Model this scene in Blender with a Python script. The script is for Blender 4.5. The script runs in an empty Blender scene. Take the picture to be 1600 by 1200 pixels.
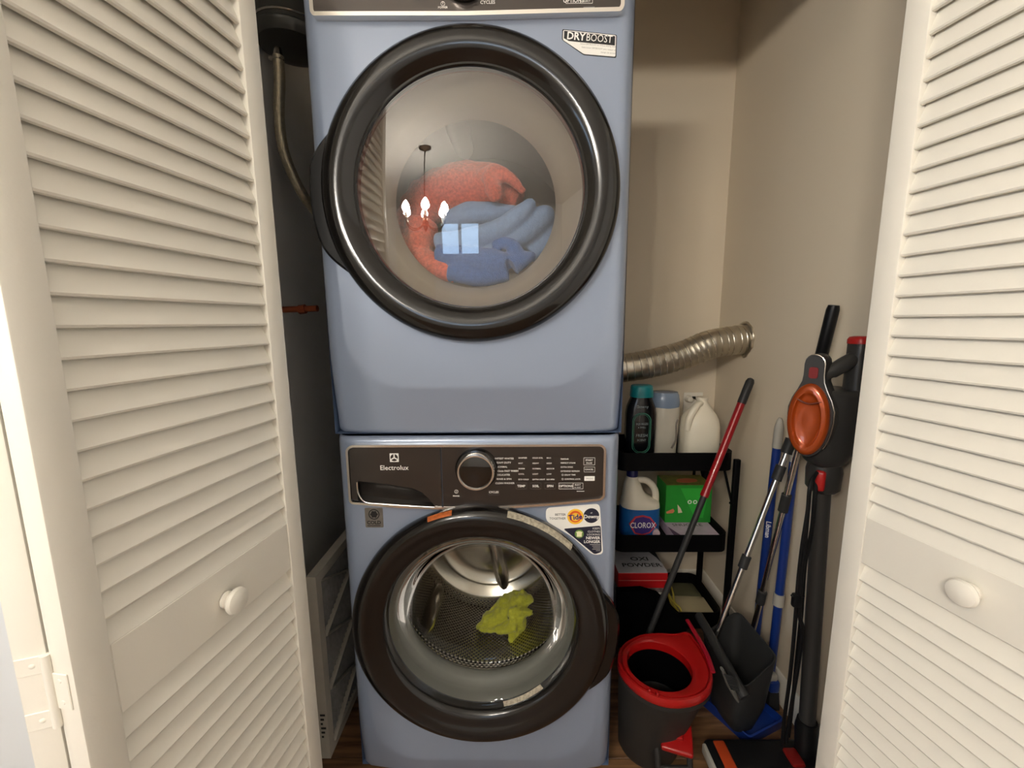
import bpy, bmesh, math, random
from mathutils import Vector, Matrix, noise
random.seed(7)
R = math.radians
sc = bpy.context.scene
COL = sc.collection

# ------------------------------------------------------------------ camera
F_PX, PITCH, ROLL, YAW = 645.0, 0.1490, -0.00742, 0.0120
CAM = Vector((0.0947, -0.9286, 1.2327))
_cp, _sp = math.cos(PITCH), math.sin(PITCH)
FW = Vector((-math.sin(YAW)*_cp, math.cos(YAW)*_cp, -_sp))
_r0 = Vector((math.cos(YAW), math.sin(YAW), 0)); _u0 = _r0.cross(FW)
RT = _r0*math.cos(ROLL) + _u0*math.sin(ROLL)
UP = -_r0*math.sin(ROLL) + _u0*math.cos(ROLL)
cam = bpy.data.cameras.new('camera'); camo = bpy.data.objects.new('camera', cam); COL.objects.link(camo)
cam.sensor_fit = 'HORIZONTAL'; cam.sensor_width = 36.0; cam.lens = 36.0*F_PX/1600.0; cam.clip_start = 0.02
camo.matrix_world = Matrix(((RT.x, UP.x, -FW.x, CAM.x), (RT.y, UP.y, -FW.y, CAM.y), (RT.z, UP.z, -FW.z, CAM.z), (0, 0, 0, 1)))
sc.camera = camo
def ray(u, v, ax, val):
    d = FW + RT*((u-800)/F_PX) - UP*((v-600)/F_PX)
    return CAM + d*((val-CAM[ax])/d[ax])
def PX(u, v, x): return ray(u, v, 0, x)          # point of the photograph on a plane of known x / y / z
def PY(u, v, y): return ray(u, v, 1, y)
def PZ(u, v, z): return ray(u, v, 2, z)

# ------------------------------------------------------------------ world, daylight, exposure
w = bpy.data.worlds.new('world'); sc.world = w; w.use_nodes = True
bg = w.node_tree.nodes['Background']; bg.inputs[0].default_value = (0.62, 0.78, 1.0, 1); bg.inputs[1].default_value = 4.2
sc.view_settings.view_transform = 'Standard'; sc.view_settings.look = 'None'
sc.view_settings.gamma = 1.0; sc.view_settings.exposure = 0.47
try: sc.view_settings.use_curve_mapping = False
except Exception: pass
LAMP_STRENGTH = 152.0
LAMP_COLOR = (1.0, 0.93, 0.83)
pl = bpy.data.lights.new('window_portal', 'AREA'); pl.shape = 'RECTANGLE'; pl.size = 1.2; pl.size_y = 1.1
try: pl.cycles.is_portal = True
except Exception: pass
plo = bpy.data.objects.new('window_portal', pl); COL.objects.link(plo)
plo.location = (-0.70, -4.48, 1.875); plo.rotation_euler = (R(90), 0, 0)
pl.size = 0.9; pl.size_y = 0.75
pl2 = bpy.data.lights.new('fill_window_portal', 'AREA'); pl2.shape = 'RECTANGLE'; pl2.size = 1.2; pl2.size_y = 1.1  # portal of the added fill window in the left room wall
try: pl2.cycles.is_portal = True
except Exception: pass
plo2 = bpy.data.objects.new('fill_window_portal', pl2); COL.objects.link(plo2)
plo2.location = (-2.58, -2.2, 1.45); plo2.rotation_euler = (R(90), 0, R(-90))

# ------------------------------------------------------------------ materials
def lin(c):
    c = c/255.0
    return c/12.92 if c <= 0.04045 else ((c+0.055)/1.055)**2.4
def rgb(c): return (lin(c[0]), lin(c[1]), lin(c[2]), 1.0)
MATS = {}
def mat(name, c, rough=0.5, metal=0.0, var=None, bump=None, coat=0.0, spec=None, sheen=0.0, emit=None):
    """procedural material: var=(noise scale, amount), bump=(noise scale, strength, distance)"""
    if name in MATS: return MATS[name]
    m = bpy.data.materials.new(name); m.use_nodes = True; nt = m.node_tree; b = nt.nodes['Principled BSDF']
    b.inputs['Base Color'].default_value = rgb(c); b.inputs['Roughness'].default_value = rough; b.inputs['Metallic'].default_value = metal
    b.inputs['Coat Weight'].default_value = coat; b.inputs['Coat Roughness'].default_value = 0.05
    if spec is not None: b.inputs['Specular IOR Level'].default_value = spec
    if sheen: b.inputs['Sheen Weight'].default_value = sheen
    if emit: b.inputs['Emission Color'].default_value = (*emit[0], 1); b.inputs['Emission Strength'].default_value = emit[1]
    tc = nt.nodes.new('ShaderNodeTexCoord')
    if var:
        n = nt.nodes.new('ShaderNodeTexNoise'); n.inputs['Scale'].default_value = var[0]; n.inputs['Detail'].default_value = 4
        nt.links.new(tc.outputs['Object'], n.inputs['Vector'])
        r = nt.nodes.new('ShaderNodeValToRGB'); r.color_ramp.elements[0].position = 0.3; r.color_ramp.elements[1].position = 0.7
        k = var[1]; c0 = rgb(c)
        r.color_ramp.elements[0].color = (c0[0]*(1-k), c0[1]*(1-k), c0[2]*(1-k), 1)
        r.color_ramp.elements[1].color = (min(1, c0[0]*(1+k)), min(1, c0[1]*(1+k)), min(1, c0[2]*(1+k)), 1)
        nt.links.new(n.outputs['Fac'], r.inputs['Fac']); nt.links.new(r.outputs['Color'], b.inputs['Base Color'])
    if bump:
        n = nt.nodes.new('ShaderNodeTexNoise'); n.inputs['Scale'].default_value = bump[0]; n.inputs['Detail'].default_value = 3
        nt.links.new(tc.outputs['Object'], n.inputs['Vector'])
        bp = nt.nodes.new('ShaderNodeBump'); bp.inputs['Strength'].default_value = bump[1]; bp.inputs['Distance'].default_value = bump[2]
        nt.links.new(n.outputs['Fac'], bp.inputs['Height']); nt.links.new(bp.outputs['Normal'], b.inputs['Normal'])
    MATS[name] = m
    return m
def glass_mat(name, tint, refl, ior=1.5, rough=0.0):
    m = bpy.data.materials.new(name); m.use_nodes = True; nt = m.node_tree
    for n in list(nt.nodes): nt.nodes.remove(n)
    out = nt.nodes.new('ShaderNodeOutputMaterial'); mix = nt.nodes.new('ShaderNodeMixShader')
    tr = nt.nodes.new('ShaderNodeBsdfTransparent'); tr.inputs[0].default_value = (*tint, 1)
    gl = nt.nodes.new('ShaderNodeBsdfGlossy'); gl.inputs['Roughness'].default_value = rough
    fr = nt.nodes.new('ShaderNodeFresnel'); fr.inputs[0].default_value = ior
    ad = nt.nodes.new('ShaderNodeMath'); ad.operation = 'ADD'; ad.use_clamp = True; ad.inputs[1].default_value = refl
    nt.links.new(fr.outputs[0], ad.inputs[0]); nt.links.new(ad.outputs[0], mix.inputs[0])
    nt.links.new(tr.outputs[0], mix.inputs[1]); nt.links.new(gl.outputs[0], mix.inputs[2]); nt.links.new(mix.outputs[0], out.inputs[0])
    MATS[name] = m
    return m
def wood_mat():
    m = mat('wood_floor', (104, 74, 50), 0.38)
    nt = m.node_tree; b = nt.nodes['Principled BSDF']
    tc = nt.nodes.new('ShaderNodeTexCoord'); mp = nt.nodes.new('ShaderNodeMapping'); mp.inputs['Scale'].default_value = (1.6, 22, 22)
    n = nt.nodes.new('ShaderNodeTexNoise'); n.inputs['Scale'].default_value = 3.0; n.inputs['Detail'].default_value = 8; n.inputs['Distortion'].default_value = 0.8
    oi = nt.nodes.new('ShaderNodeObjectInfo'); add = nt.nodes.new('ShaderNodeVectorMath'); add.operation = 'ADD'
    nt.links.new(tc.outputs['Object'], add.inputs[0]); nt.links.new(oi.outputs['Random'], add.inputs[1])
    nt.links.new(add.outputs[0], mp.inputs[0]); nt.links.new(mp.outputs[0], n.inputs['Vector'])
    r = nt.nodes.new('ShaderNodeValToRGB'); e = r.color_ramp.elements
    e[0].position = 0.3; e[0].color = rgb((78, 54, 36)); e[1].position = 0.72; e[1].color = rgb((140, 104, 72))
    nt.links.new(n.outputs['Fac'], r.inputs[0]); nt.links.new(r.outputs[0], b.inputs['Base Color'])
    return m
def perforated_mat():
    m = mat('perforated_steel', (176, 172, 164), 0.22, 1.0)
    nt = m.node_tree; b = nt.nodes['Principled BSDF']
    uv = nt.nodes.new('ShaderNodeUVMap'); mp = nt.nodes.new('ShaderNodeMapping'); mp.inputs['Scale'].default_value = (1, 1, 1)
    vo = nt.nodes.new('ShaderNodeTexVoronoi'); vo.voronoi_dimensions = '2D'; vo.inputs['Scale'].default_value = 105.0; vo.inputs['Randomness'].default_value = 0.0
    mp.inputs['Rotation'].default_value = (0, 0, R(45))
    nt.links.new(uv.outputs[0], mp.inputs[0]); nt.links.new(mp.outputs[0], vo.inputs['Vector'])
    r = nt.nodes.new('ShaderNodeValToRGB'); e = r.color_ramp.elements
    e[0].position = 0.24; e[0].color = (0.01, 0.01, 0.01, 1); e[1].position = 0.32; e[1].color = rgb((178, 172, 162))
    nt.links.new(vo.outputs['Distance'], r.inputs[0]); nt.links.new(r.outputs[0], b.inputs['Base Color'])
    r2 = nt.nodes.new('ShaderNodeValToRGB'); e = r2.color_ramp.elements; e[0].position = 0.15; e[1].position = 0.5
    nt.links.new(vo.outputs['Distance'], r2.inputs[0])
    bp = nt.nodes.new('ShaderNodeBump'); bp.inputs['Strength'].default_value = 0.7; bp.inputs['Distance'].default_value = 0.002
    nt.links.new(r2.outputs[0], bp.inputs['Height']); nt.links.new(bp.outputs[0], b.inputs['Normal'])
    return m
def terry_mat(name, c, var=0.18, scale=420, strength=0.9):
    return mat(name, c, 0.95, 0, var=(scale*0.35, var), bump=(scale, strength, 0.003), spec=0.1, sheen=0.3)

M_door = mat('cream_door_paint', (240, 235, 223), 0.42, var=(3, 0.02), bump=(260, 0.10, 0.001))
M_wall = mat('warm_wall_paint', (226, 212, 189), 0.75, var=(1.5, 0.015), bump=(180, 0.10, 0.001))
M_wall_grey = mat('grey_side_wall_paint', (238, 236, 230), 0.8, var=(2, 0.03), bump=(180, 0.1, 0.001))
M_room = mat('room_wall_paint', (240, 238, 234), 0.8, bump=(150, 0.1, 0.001))
M_ceil = mat('ceiling_paint', (242, 238, 230), 0.85, bump=(120, 0.15, 0.001))
M_trim = mat('white_trim_paint', (236, 230, 216), 0.4)
M_wood = wood_mat()
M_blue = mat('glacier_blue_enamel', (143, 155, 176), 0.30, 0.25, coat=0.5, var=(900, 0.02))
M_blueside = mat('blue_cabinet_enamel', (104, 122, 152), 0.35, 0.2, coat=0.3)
M_black = mat('gloss_bronze_black', (15, 13, 12), 0.17, 0.0, coat=0.30, spec=0.45)
M_blackplastic = mat('black_plastic', (20, 20, 21), 0.38, spec=0.25, bump=(400, 0.08, 0.001))
M_panel = mat('smoky_titanium_panel', (76, 71, 68), 0.28, 0.8, coat=0.4)
M_pocket = mat('dark_pull_recess', (44, 41, 39), 0.3, 0.5)
M_chrome = mat('chrome_trim', (236, 232, 226), 0.2, 1.0)
M_steel = mat('brushed_steel', (190, 184, 174), 0.22, 1.0)
M_perf = perforated_mat()
M_rubber = mat('grey_rubber', (104, 104, 99), 0.5)
M_glassw = glass_mat('washer_door_glass', (0.90, 0.91, 0.89), 0.01, 1.22)
M_glassd = glass_mat('dryer_door_glass', (0.88, 0.86, 0.83), 0.10, 1.5)
M_white = mat('white_print', (240, 238, 232), 0.5)
M_greyprint = mat('grey_print', (150, 148, 146), 0.5)
M_blackprint = mat('black_print', (22, 22, 24), 0.5)
M_navy = mat('navy_print', (30, 32, 52), 0.45)
M_yellow = mat('yellow_print', (248, 196, 60), 0.5)
M_orangep = mat('orange_print', (226, 98, 30), 0.5)
M_coral = terry_mat('coral_terry', (226, 112, 94), 0.22)
M_towelblue = terry_mat('blue_terry', (74, 114, 186), 0.12)
M_lightblue = terry_mat('pale_blue_fleece', (132, 162, 208), 0.06, 300, 0.3)
M_lime = terry_mat('lime_microfibre', (190, 190, 62), 0.10, 500, 0.5)
M_drumin = mat('dryer_drum_enamel', (176, 168, 156), 0.35, 0.3)
M_foil = mat('foil_duct', (196, 188, 172), 0.36, 1.0, var=(60, 0.06), bump=(160, 0.12, 0.001))
M_wire = mat('duct_wire', (236, 232, 222), 0.25, 1.0)
M_cart = mat('black_powder_coat', (8, 8, 9), 0.5, spec=0.12, bump=(600, 0.08, 0.0006))
M_teal = mat('teal_cap_plastic', (16, 136, 144), 0.3, coat=0.3)
M_hdpe = mat('white_jug_plastic', (236, 228, 208), 0.4, var=(4, 0.02))
M_red = mat('red_plastic', (156, 14, 14), 0.32, coat=0.2)
M_redpole = mat('red_enamel_pole', (150, 20, 26), 0.3, coat=0.3)
M_greyplastic = mat('charcoal_plastic', (48, 48, 48), 0.45, spec=0.25, bump=(300, 0.1, 0.001))
M_darkgrey = mat('dark_bucket_plastic', (44, 42, 40), 0.5, spec=0.2, bump=(300, 0.1, 0.001))
M_lightgrey = mat('light_grey_plastic', (170, 166, 156), 0.45)
M_bluepole = mat('blue_pole_enamel', (18, 48, 120), 0.32, coat=0.2)
M_copperorange = mat('metallic_orange', (168, 70, 22), 0.24, 0.35, coat=0.6)
M_vac = mat('graphite_plastic', (54, 53, 52), 0.36, 0.1, spec=0.35, bump=(400, 0.06, 0.001))
M_copper = mat('copper_pipe', (176, 96, 66), 0.35, 1.0)
M_brass = mat('aged_bronze', (70, 56, 44), 0.35, 0.9)
M_kraft = mat('filter_cardboard', (188, 182, 170), 0.8, var=(30, 0.05))
M_media = mat('filter_media', (132, 132, 130), 0.95, var=(60, 0.15), bump=(300, 0.4, 0.003))
M_canvas = mat('khaki_canvas', (170, 158, 124), 0.9, bump=(700, 0.4, 0.001))
M_olive = mat('olive_canvas', (84, 82, 56), 0.9, bump=(700, 0.4, 0.001))
M_cord = mat('yellow_cord', (206, 190, 84), 0.8)
M_hose = mat('braided_hose', (176, 166, 144), 0.3, 0.7, var=(90, 0.2), bump=(300, 0.5, 0.002))
M_tank = mat('dark_tank_enamel', (74, 74, 70), 0.3, 0.2)
M_green = mat('green_carton', (40, 150, 50), 0.45, var=(12, 0.08))
M_lav = mat('lavender_carton', (206, 184, 204), 0.5, var=(25, 0.14))
M_bulb = mat('lit_bulb', (255, 240, 210), 0.3, emit=(LAMP_COLOR, LAMP_STRENGTH))

# ------------------------------------------------------------------ mesh building
class MB:
    def __init__(s): s.v = []; s.f = []; s.uv = []
    def add(s, vs, fs):
        o = len(s.v); s.v += [Vector(p) for p in vs]; s.f += [tuple(i+o for i in q) for q in fs]; return s
    def xf(s, m):
        s.v = [m @ p for p in s.v]; return s
    def join(s, other): return s.add(other.v, other.f)
    def box(s, lo, hi):
        x0, y0, z0 = lo; x1, y1, z1 = hi
        return s.add([(x0, y0, z0), (x1, y0, z0), (x1, y1, z0), (x0, y1, z0), (x0, y0, z1), (x1, y0, z1), (x1, y1, z1), (x0, y1, z1)],
                     [(0, 3, 2, 1), (4, 5, 6, 7), (0, 1, 5, 4), (1, 2, 6, 5), (2, 3, 7, 6), (3, 0, 4, 7)])
    def rbox(s, lo, hi, r=0.005, seg=2, m=None):
        bm = bmesh.new(); bmesh.ops.create_cube(bm, size=1.0)
        c = [(a+b)/2 for a, b in zip(lo, hi)]; d = [b-a for a, b in zip(lo, hi)]
        for v in bm.verts: v.co = Vector((c[0]+v.co.x*d[0], c[1]+v.co.y*d[1], c[2]+v.co.z*d[2]))
        bmesh.ops.bevel(bm, geom=bm.edges[:], offset=min(r, 0.49*min(d)), segments=seg, profile=0.5, affect='EDGES')
        if m is not None: bmesh.ops.transform(bm, matrix=m, verts=bm.verts[:])
        bm.verts.index_update()
        s.add([v.co.copy() for v in bm.verts], [[v.index for v in f.verts] for f in bm.faces]); bm.free(); return s
    def prism(s, poly, a, b, ax='y'):
        """polygon (p,q) extruded along an axis: 'y' -> (p,.,q); 'z' -> (p,q,.); 'x' -> (.,p,q)"""
        n = len(poly)
        def P(p, t): return (p[0], t, p[1]) if ax == 'y' else ((p[0], p[1], t) if ax == 'z' else (t, p[0], p[1]))
        area = sum(poly[i][0]*poly[(i+1) % n][1]-poly[(i+1) % n][0]*poly[i][1] for i in range(n))
        if area < 0: poly = poly[::-1]
        vs = [P(p, a) for p in poly]+[P(p, b) for p in poly]
        fs = [tuple(range(n)), tuple(range(2*n-1, n-1, -1))]+[(i, n+i, n+(i+1) % n, (i+1) % n) for i in range(n)]
        if ax != 'y': fs = [q[::-1] for q in fs]
        if b < a: fs = [q[::-1] for q in fs]
        return s.add(vs, fs)
    def lathe(s, prof, seg=48, m=None, cap0=False, cap1=False, ang=None):
        """profile (r, h) turned about local z"""
        m = m or Matrix(); o = len(s.v); n = len(prof)
        for i in range(seg):
            a = 2*math.pi*i/seg
            for r, h in prof: s.v.append(m @ Vector((r*math.cos(a), r*math.sin(a), h)))
        for i in range(seg):
            j = (i+1) % seg
            for k in range(n-1): s.f.append((o+i*n+k, o+j*n+k, o+j*n+k+1, o+i*n+k+1))
        if cap0: s.f.append(tuple(o+i*n for i in range(seg))[::-1])
        if cap1: s.f.append(tuple(o+i*n+n-1 for i in range(seg)))
        return s
    def tube(s, pts, r, seg=12, cap=True, flat=None):
        pts = [Vector(p) for p in pts]; n = len(pts); rs = r if isinstance(r, (list, tuple)) else [r]*n
        o = len(s.v); prev = None
        for i, p in enumerate(pts):
            t = (pts[min(i+1, n-1)]-pts[max(i-1, 0)]).normalized()
            if prev is None:
                a = Vector((0, 0, 1)) if abs(t.z) < 0.9 else Vector((1, 0, 0))
                nrm = t.cross(a).normalized()
            else: nrm = (prev-t*prev.dot(t)).normalized()
            prev = nrm; bn = t.cross(nrm)
            for k in range(seg):
                a = 2*math.pi*k/seg
                e = nrm*math.cos(a)*rs[i]+bn*math.sin(a)*rs[i]*(flat or 1.0)
                s.v.append(p+e)
        for i in range(n-1):
            for k in range(seg):
                l = (k+1) % seg
                s.f.append((o+i*seg+k, o+i*seg+l, o+(i+1)*seg+l, o+(i+1)*seg+k))
        if cap:
            s.f.append(tuple(o+k for k in range(seg))[::-1]); s.f.append(tuple(o+(n-1)*seg+k for k in range(seg)))
        return s
    def loft(s, rings, close0=True, close1=True):
        o = len(s.v); n = len(rings[0])
        for r in rings: s.v += [Vector(p) for p in r]
        for i in range(len(rings)-1):
            for k in range(n):
                l = (k+1) % n
                s.f.append((o+i*n+k, o+i*n+l, o+(i+1)*n+l, o+(i+1)*n+k))
        if close0: s.f.append(tuple(o+k for k in range(n))[::-1])
        if close1: s.f.append(tuple(o+(len(rings)-1)*n+k for k in range(n)))
        return s
def smooth_path(pts, n=8):
    pts = [Vector(p) for p in pts]; out = []
    for i in range(len(pts)-1):
        p0 = pts[max(i-1, 0)]; p1 = pts[i]; p2 = pts[i+1]; p3 = pts[min(i+2, len(pts)-1)]
        for k in range(n):
            t = k/n
            out.append(0.5*((2*p1)+(p2-p0)*t+(2*p0-5*p1+4*p2-p3)*t*t+(3*p1-p0-3*p2+p3)*t**3))
    return out+[pts[-1]]
WO = {}                                                   # world origin of each object
def mesh_from(name, mb, smooth=35):
    me = bpy.data.meshes.new(name); me.from_pydata([tuple(p) for p in mb.v], [], mb.f); me.update()
    if smooth:
        me.polygons.foreach_set('use_smooth', [True]*len(me.polygons)); me.set_sharp_from_angle(angle=R(smooth))
    return me
def finish(o, m, parent, O):
    COL.objects.link(o); WO[o.name] = O
    o.location = O-(WO[parent.name] if parent else Vector((0, 0, 0)))
    if parent: o.parent = parent
    if m is not None and o.data is not None and not o.data.materials: o.data.materials.append(m)
    return o
def obj(name, mb, m, parent=None, base=None, smooth=35, recalc=False):
    xs = [p.x for p in mb.v]; ys = [p.y for p in mb.v]; zs = [p.z for p in mb.v]
    O = Vector(base) if base is not None else Vector(((min(xs)+max(xs))/2, (min(ys)+max(ys))/2, min(zs) if parent is None else (min(zs)+max(zs))/2))
    mb.v = [p-O for p in mb.v]
    me = mesh_from(name, mb, smooth)
    if recalc:
        bm = bmesh.new(); bm.from_mesh(me); bmesh.ops.recalc_face_normals(bm, faces=bm.faces[:]); bm.to_mesh(me); bm.free()
        if smooth: me.set_sharp_from_angle(angle=R(smooth))
    o = bpy.data.objects.new(name, me)
    return finish(o, m, parent, O)
def piece(name, me, m, parent, loc, rz=0.0):
    o = bpy.data.objects.new(name, me); finish(o, m, parent, Vector(loc)); o.rotation_euler = (0, 0, rz); return o
def tag(o, label, cat, group=None):
    o['label'] = label; o['category'] = cat
    if group: o['group'] = group
    return o
def thing(name, label, cat, loc, group=None):
    o = bpy.data.objects.new(name, None); o.empty_display_size = 0.05; finish(o, None, None, Vector(loc)); return tag(o, label, cat, group)
def struct(o):
    o['kind'] = 'structure'; return o
def axis_m(c, d):                                          # local z along d, at c
    return Matrix.Translation(Vector(c)) @ Vector(d).normalized().to_track_quat('Z', 'Y').to_matrix().to_4x4()
def text_mb(s, size, x, y, z, align='CENTER', wide=1.0, m=None, bold=0.0):
    """flat lettering standing in the xz plane, facing -y (m: replaces that placement)"""
    cu = bpy.data.curves.new('t', 'FONT'); cu.body = s; cu.size = size; cu.align_x = align; cu.align_y = 'CENTER'; cu.resolution_u = 2; cu.offset = bold*size
    ob = bpy.data.objects.new('t', cu); me = bpy.data.meshes.new_from_object(ob)
    mm = m if m is not None else Matrix.Translation((x, y, z)) @ Matrix.Rotation(R(90), 4, 'X')
    mm = mm @ Matrix.Diagonal((wide, 1, 1, 1))
    mb = MB().add([mm @ v.co for v in me.vertices], [tuple(p.vertices) for p in me.polygons])
    bpy.data.objects.remove(ob); bpy.data.curves.remove(cu); bpy.data.meshes.remove(me)
    return mb
def rrect(x0, z0, x1, z1, r, n=5):
    out = []
    for cx, cz, a0 in ((x1-r, z1-r, 0), (x0+r, z1-r, 90), (x0+r, z0+r, 180), (x1-r, z0+r, 270)):
        for k in range(n+1):
            a = R(a0+90*k/n); out.append((cx+r*math.cos(a), cz+r*math.sin(a)))
    return out
def rpoly(pts, r, n=4):                                    # polygon with rounded corners
    out = []; N = len(pts)
    for i in range(N):
        p = Vector(pts[i]); a = (Vector(pts[i-1])-p); b = (Vector(pts[(i+1) % N])-p)
        k = min(r, a.length*0.45, b.length*0.45); A = p+a.normalized()*k; B = p+b.normalized()*k
        for t in range(n+1):
            t /= n; out.append(tuple(A*(1-t)**2+p*2*t*(1-t)+B*t*t))
    return out
def outline(poly, wd):                                     # thin frame following a closed polygon (p,q): list of quads
    n = len(poly); c = Vector((sum(p[0] for p in poly)/n, sum(p[1] for p in poly)/n)); inn = []
    for i in range(n):
        p = Vector(poly[i]); t = (Vector(poly[(i+1) % n])-Vector(poly[i-1])).normalized(); nn = Vector((-t.y, t.x))
        if nn.dot(c-p) < 0: nn = -nn
        inn.append(p+nn*wd)
    return inn
def frame_mb(poly, wd, y0, y1):
    inn = outline(poly, wd); n = len(poly); mb = MB()
    rings = [[(p[0], y0, p[1]) for p in poly], [(p[0], y1, p[1]) for p in poly], [(p[0], y1, p[1]) for p in inn], [(p[0], y0, p[1]) for p in inn], [(p[0], y0, p[1]) for p in poly]]
    return mb.loft(rings, False, False)

# ------------------------------------------------------------------ the setting
XL, XR, YB, ZC = -0.60, 0.955, 0.85, 2.58
HEAD = 2.13                                                # underside of the closet header
def wallbox(name, lo, hi, m): return struct(obj(name, MB().box(lo, hi), m))
floor = wallbox('floor', (-2.7, -4.6, -0.10), (2.3, 0.97, -0.012), M_wood)
pw = 0.128; k = 0
plank_mesh = {}
for row in range(11):
    y0 = -0.56+row*pw; off = (row*0.47) % 1.2
    x = -1.0-off
    while x < XR:
        a, b = max(x, -1.0), min(x+1.2, XR)
        if b-a > 0.05 and y0 < YB:
            me = mesh_from('plank', MB().rbox((-(b-a)/2+0.0006, -pw/2+0.0006, -0.012), ((b-a)/2-0.0006, pw/2-0.0006, 0.0), 0.0012, 1))
            piece('plank', me, M_wood, floor, ((a+b)/2, min(y0+pw/2, YB-pw/2+0.001), 0))
        x += 1.2
wallbox('ceiling', (-2.7, -4.6, ZC), (2.3, 0.97, ZC+0.1), M_ceil)
wallbox('wall_back', (XL-0.12, YB, -0.012), (XR+0.12, YB+0.12, ZC), M_wall)
wallbox('wall_right', (XR, -0.06, -0.012), (XR+0.12, YB, ZC), M_wall)
wallbox('wall_left', (XL-0.12, -0.06, -0.012), (XL, YB, ZC), M_wall_grey)
wallbox('wall_front_left', (-2.6, -0.18, -0.012), (-0.64, -0.06, ZC), mat('daylight_tint_wall_paint', (226, 231, 236), 0.75, bump=(150, 0.1, 0.001)))  # bluish daylight cast is put into this wall's paint colour
wallbox('wall_front_right', (1.02, -0.18, -0.012), (1.6, -0.06, ZC), M_room)
wallbox('wall_header', (-0.64, -0.18, HEAD), (1.02, -0.06, ZC), M_room)
wallbox('trim_1', (-0.64, -0.19, -0.012), (-0.615, -0.05, HEAD), M_trim)
wallbox('trim_2', (0.995, -0.19, -0.012), (1.02, -0.05, HEAD), M_trim)
wallbox('trim_3', (-0.615, -0.135, HEAD-0.022), (0.995, -0.105, HEAD), M_trim)
for lo, hi in (((-4.5, -0.012), (-2.8, ZC)), ((-1.6, -0.012), (-0.06, ZC)), ((-2.8, -0.012), (-1.6, 0.9)), ((-2.8, 2.0), (-1.6, ZC))):
    wallbox('wall_room_left', (-2.7, lo[0], lo[1]), (-2.6, hi[0], hi[1]), M_room)
w2 = MB()
for lo, hi in (((-2.8, 0.9), (-2.74, 2.0)), ((-1.66, 0.9), (-1.6, 2.0)), ((-2.74, 0.9), (-1.66, 0.96)), ((-2.74, 1.94), (-1.66, 2.0)), ((-2.23, 0.96), (-2.17, 1.94))):
    w2.box((-2.68, lo[0], lo[1]), (-2.62, hi[0], hi[1]))
fill_win = struct(obj('added_fill_window', w2, M_trim))  # added window, unseen, lets in extra daylight as fill
wallbox('wall_room_right', (1.5, -4.5, -0.012), (1.6, -0.18, ZC), M_room)
# far wall of the room with its window opening
for i, (a, b) in enumerate((((-2.6, 0), (-1.15, ZC)), ((-0.25, 0), (1.6, ZC)), ((-1.15, 0), (-0.25, 1.50)), ((-1.15, 2.25), (-0.25, ZC)))):
    wallbox('wall_room_far', (a[0], -4.6, a[1]-(0.012 if a[1] == 0 else 0)), (b[0], -4.5, b[1]), M_room)
wf = MB()
for lo, hi in (((-1.15, 1.50), (-1.09, 2.25)), ((-0.31, 1.50), (-0.25, 2.25)), ((-1.09, 1.50), (-0.31, 1.56)), ((-1.09, 2.19), (-0.31, 2.25)), ((-0.73, 1.56), (-0.67, 2.19))):
    wf.box((lo[0], -4.58, lo[1]), (hi[0], -4.52, hi[1]))
win = struct(obj('window_1', wf, M_trim))
M_pane = glass_mat('window_pane_glass', (0.95, 0.97, 0.98), 0.0, 1.3)
for a, b in ((-1.09, -0.73), (-0.67, -0.31)):
    obj('pane', MB().box((a, -4.555, 1.56), (b, -4.549, 2.19)), M_pane, win)
for a, b in ((-2.74, -2.23), (-2.17, -1.66)):
    obj('pane', MB().box((-2.655, a, 0.96), (-2.649, b, 1.94)), M_pane, fill_win)
d3 = struct(obj('door_3', MB().box((-2.15, -4.5, 0), (-1.30, -4.465, 2.03)), M_trim))
for zz in ((0.2, 0.85), (1.0, 1.85)):
    for xx in ((-2.05, -1.77), (-1.68, -1.40)):
        obj('door_panel', MB().rbox((xx[0], -4.47, zz[0]), (xx[1], -4.455, zz[1]), 0.012, 2), M_trim, d3)
def baseboard(name, poly, ax, a, b): struct(obj(name, MB().prism(poly, a, b, ax), M_trim))
prof = [(0, 0.0), (0.014, 0.0), (0.014, 0.066), (0.010, 0.074), (0.010, 0.080), (0.005, 0.090), (0, 0.092)]
baseboard('baseboard_right', [(XR-p, q) for p, q in prof], 'y', -0.05, YB)
baseboard('baseboard_back', [(YB-p, q) for p, q in prof], 'x', XL, XR)
baseboard('baseboard_left', [(XL+p, q) for p, q in prof], 'y', -0.05, YB)

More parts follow.
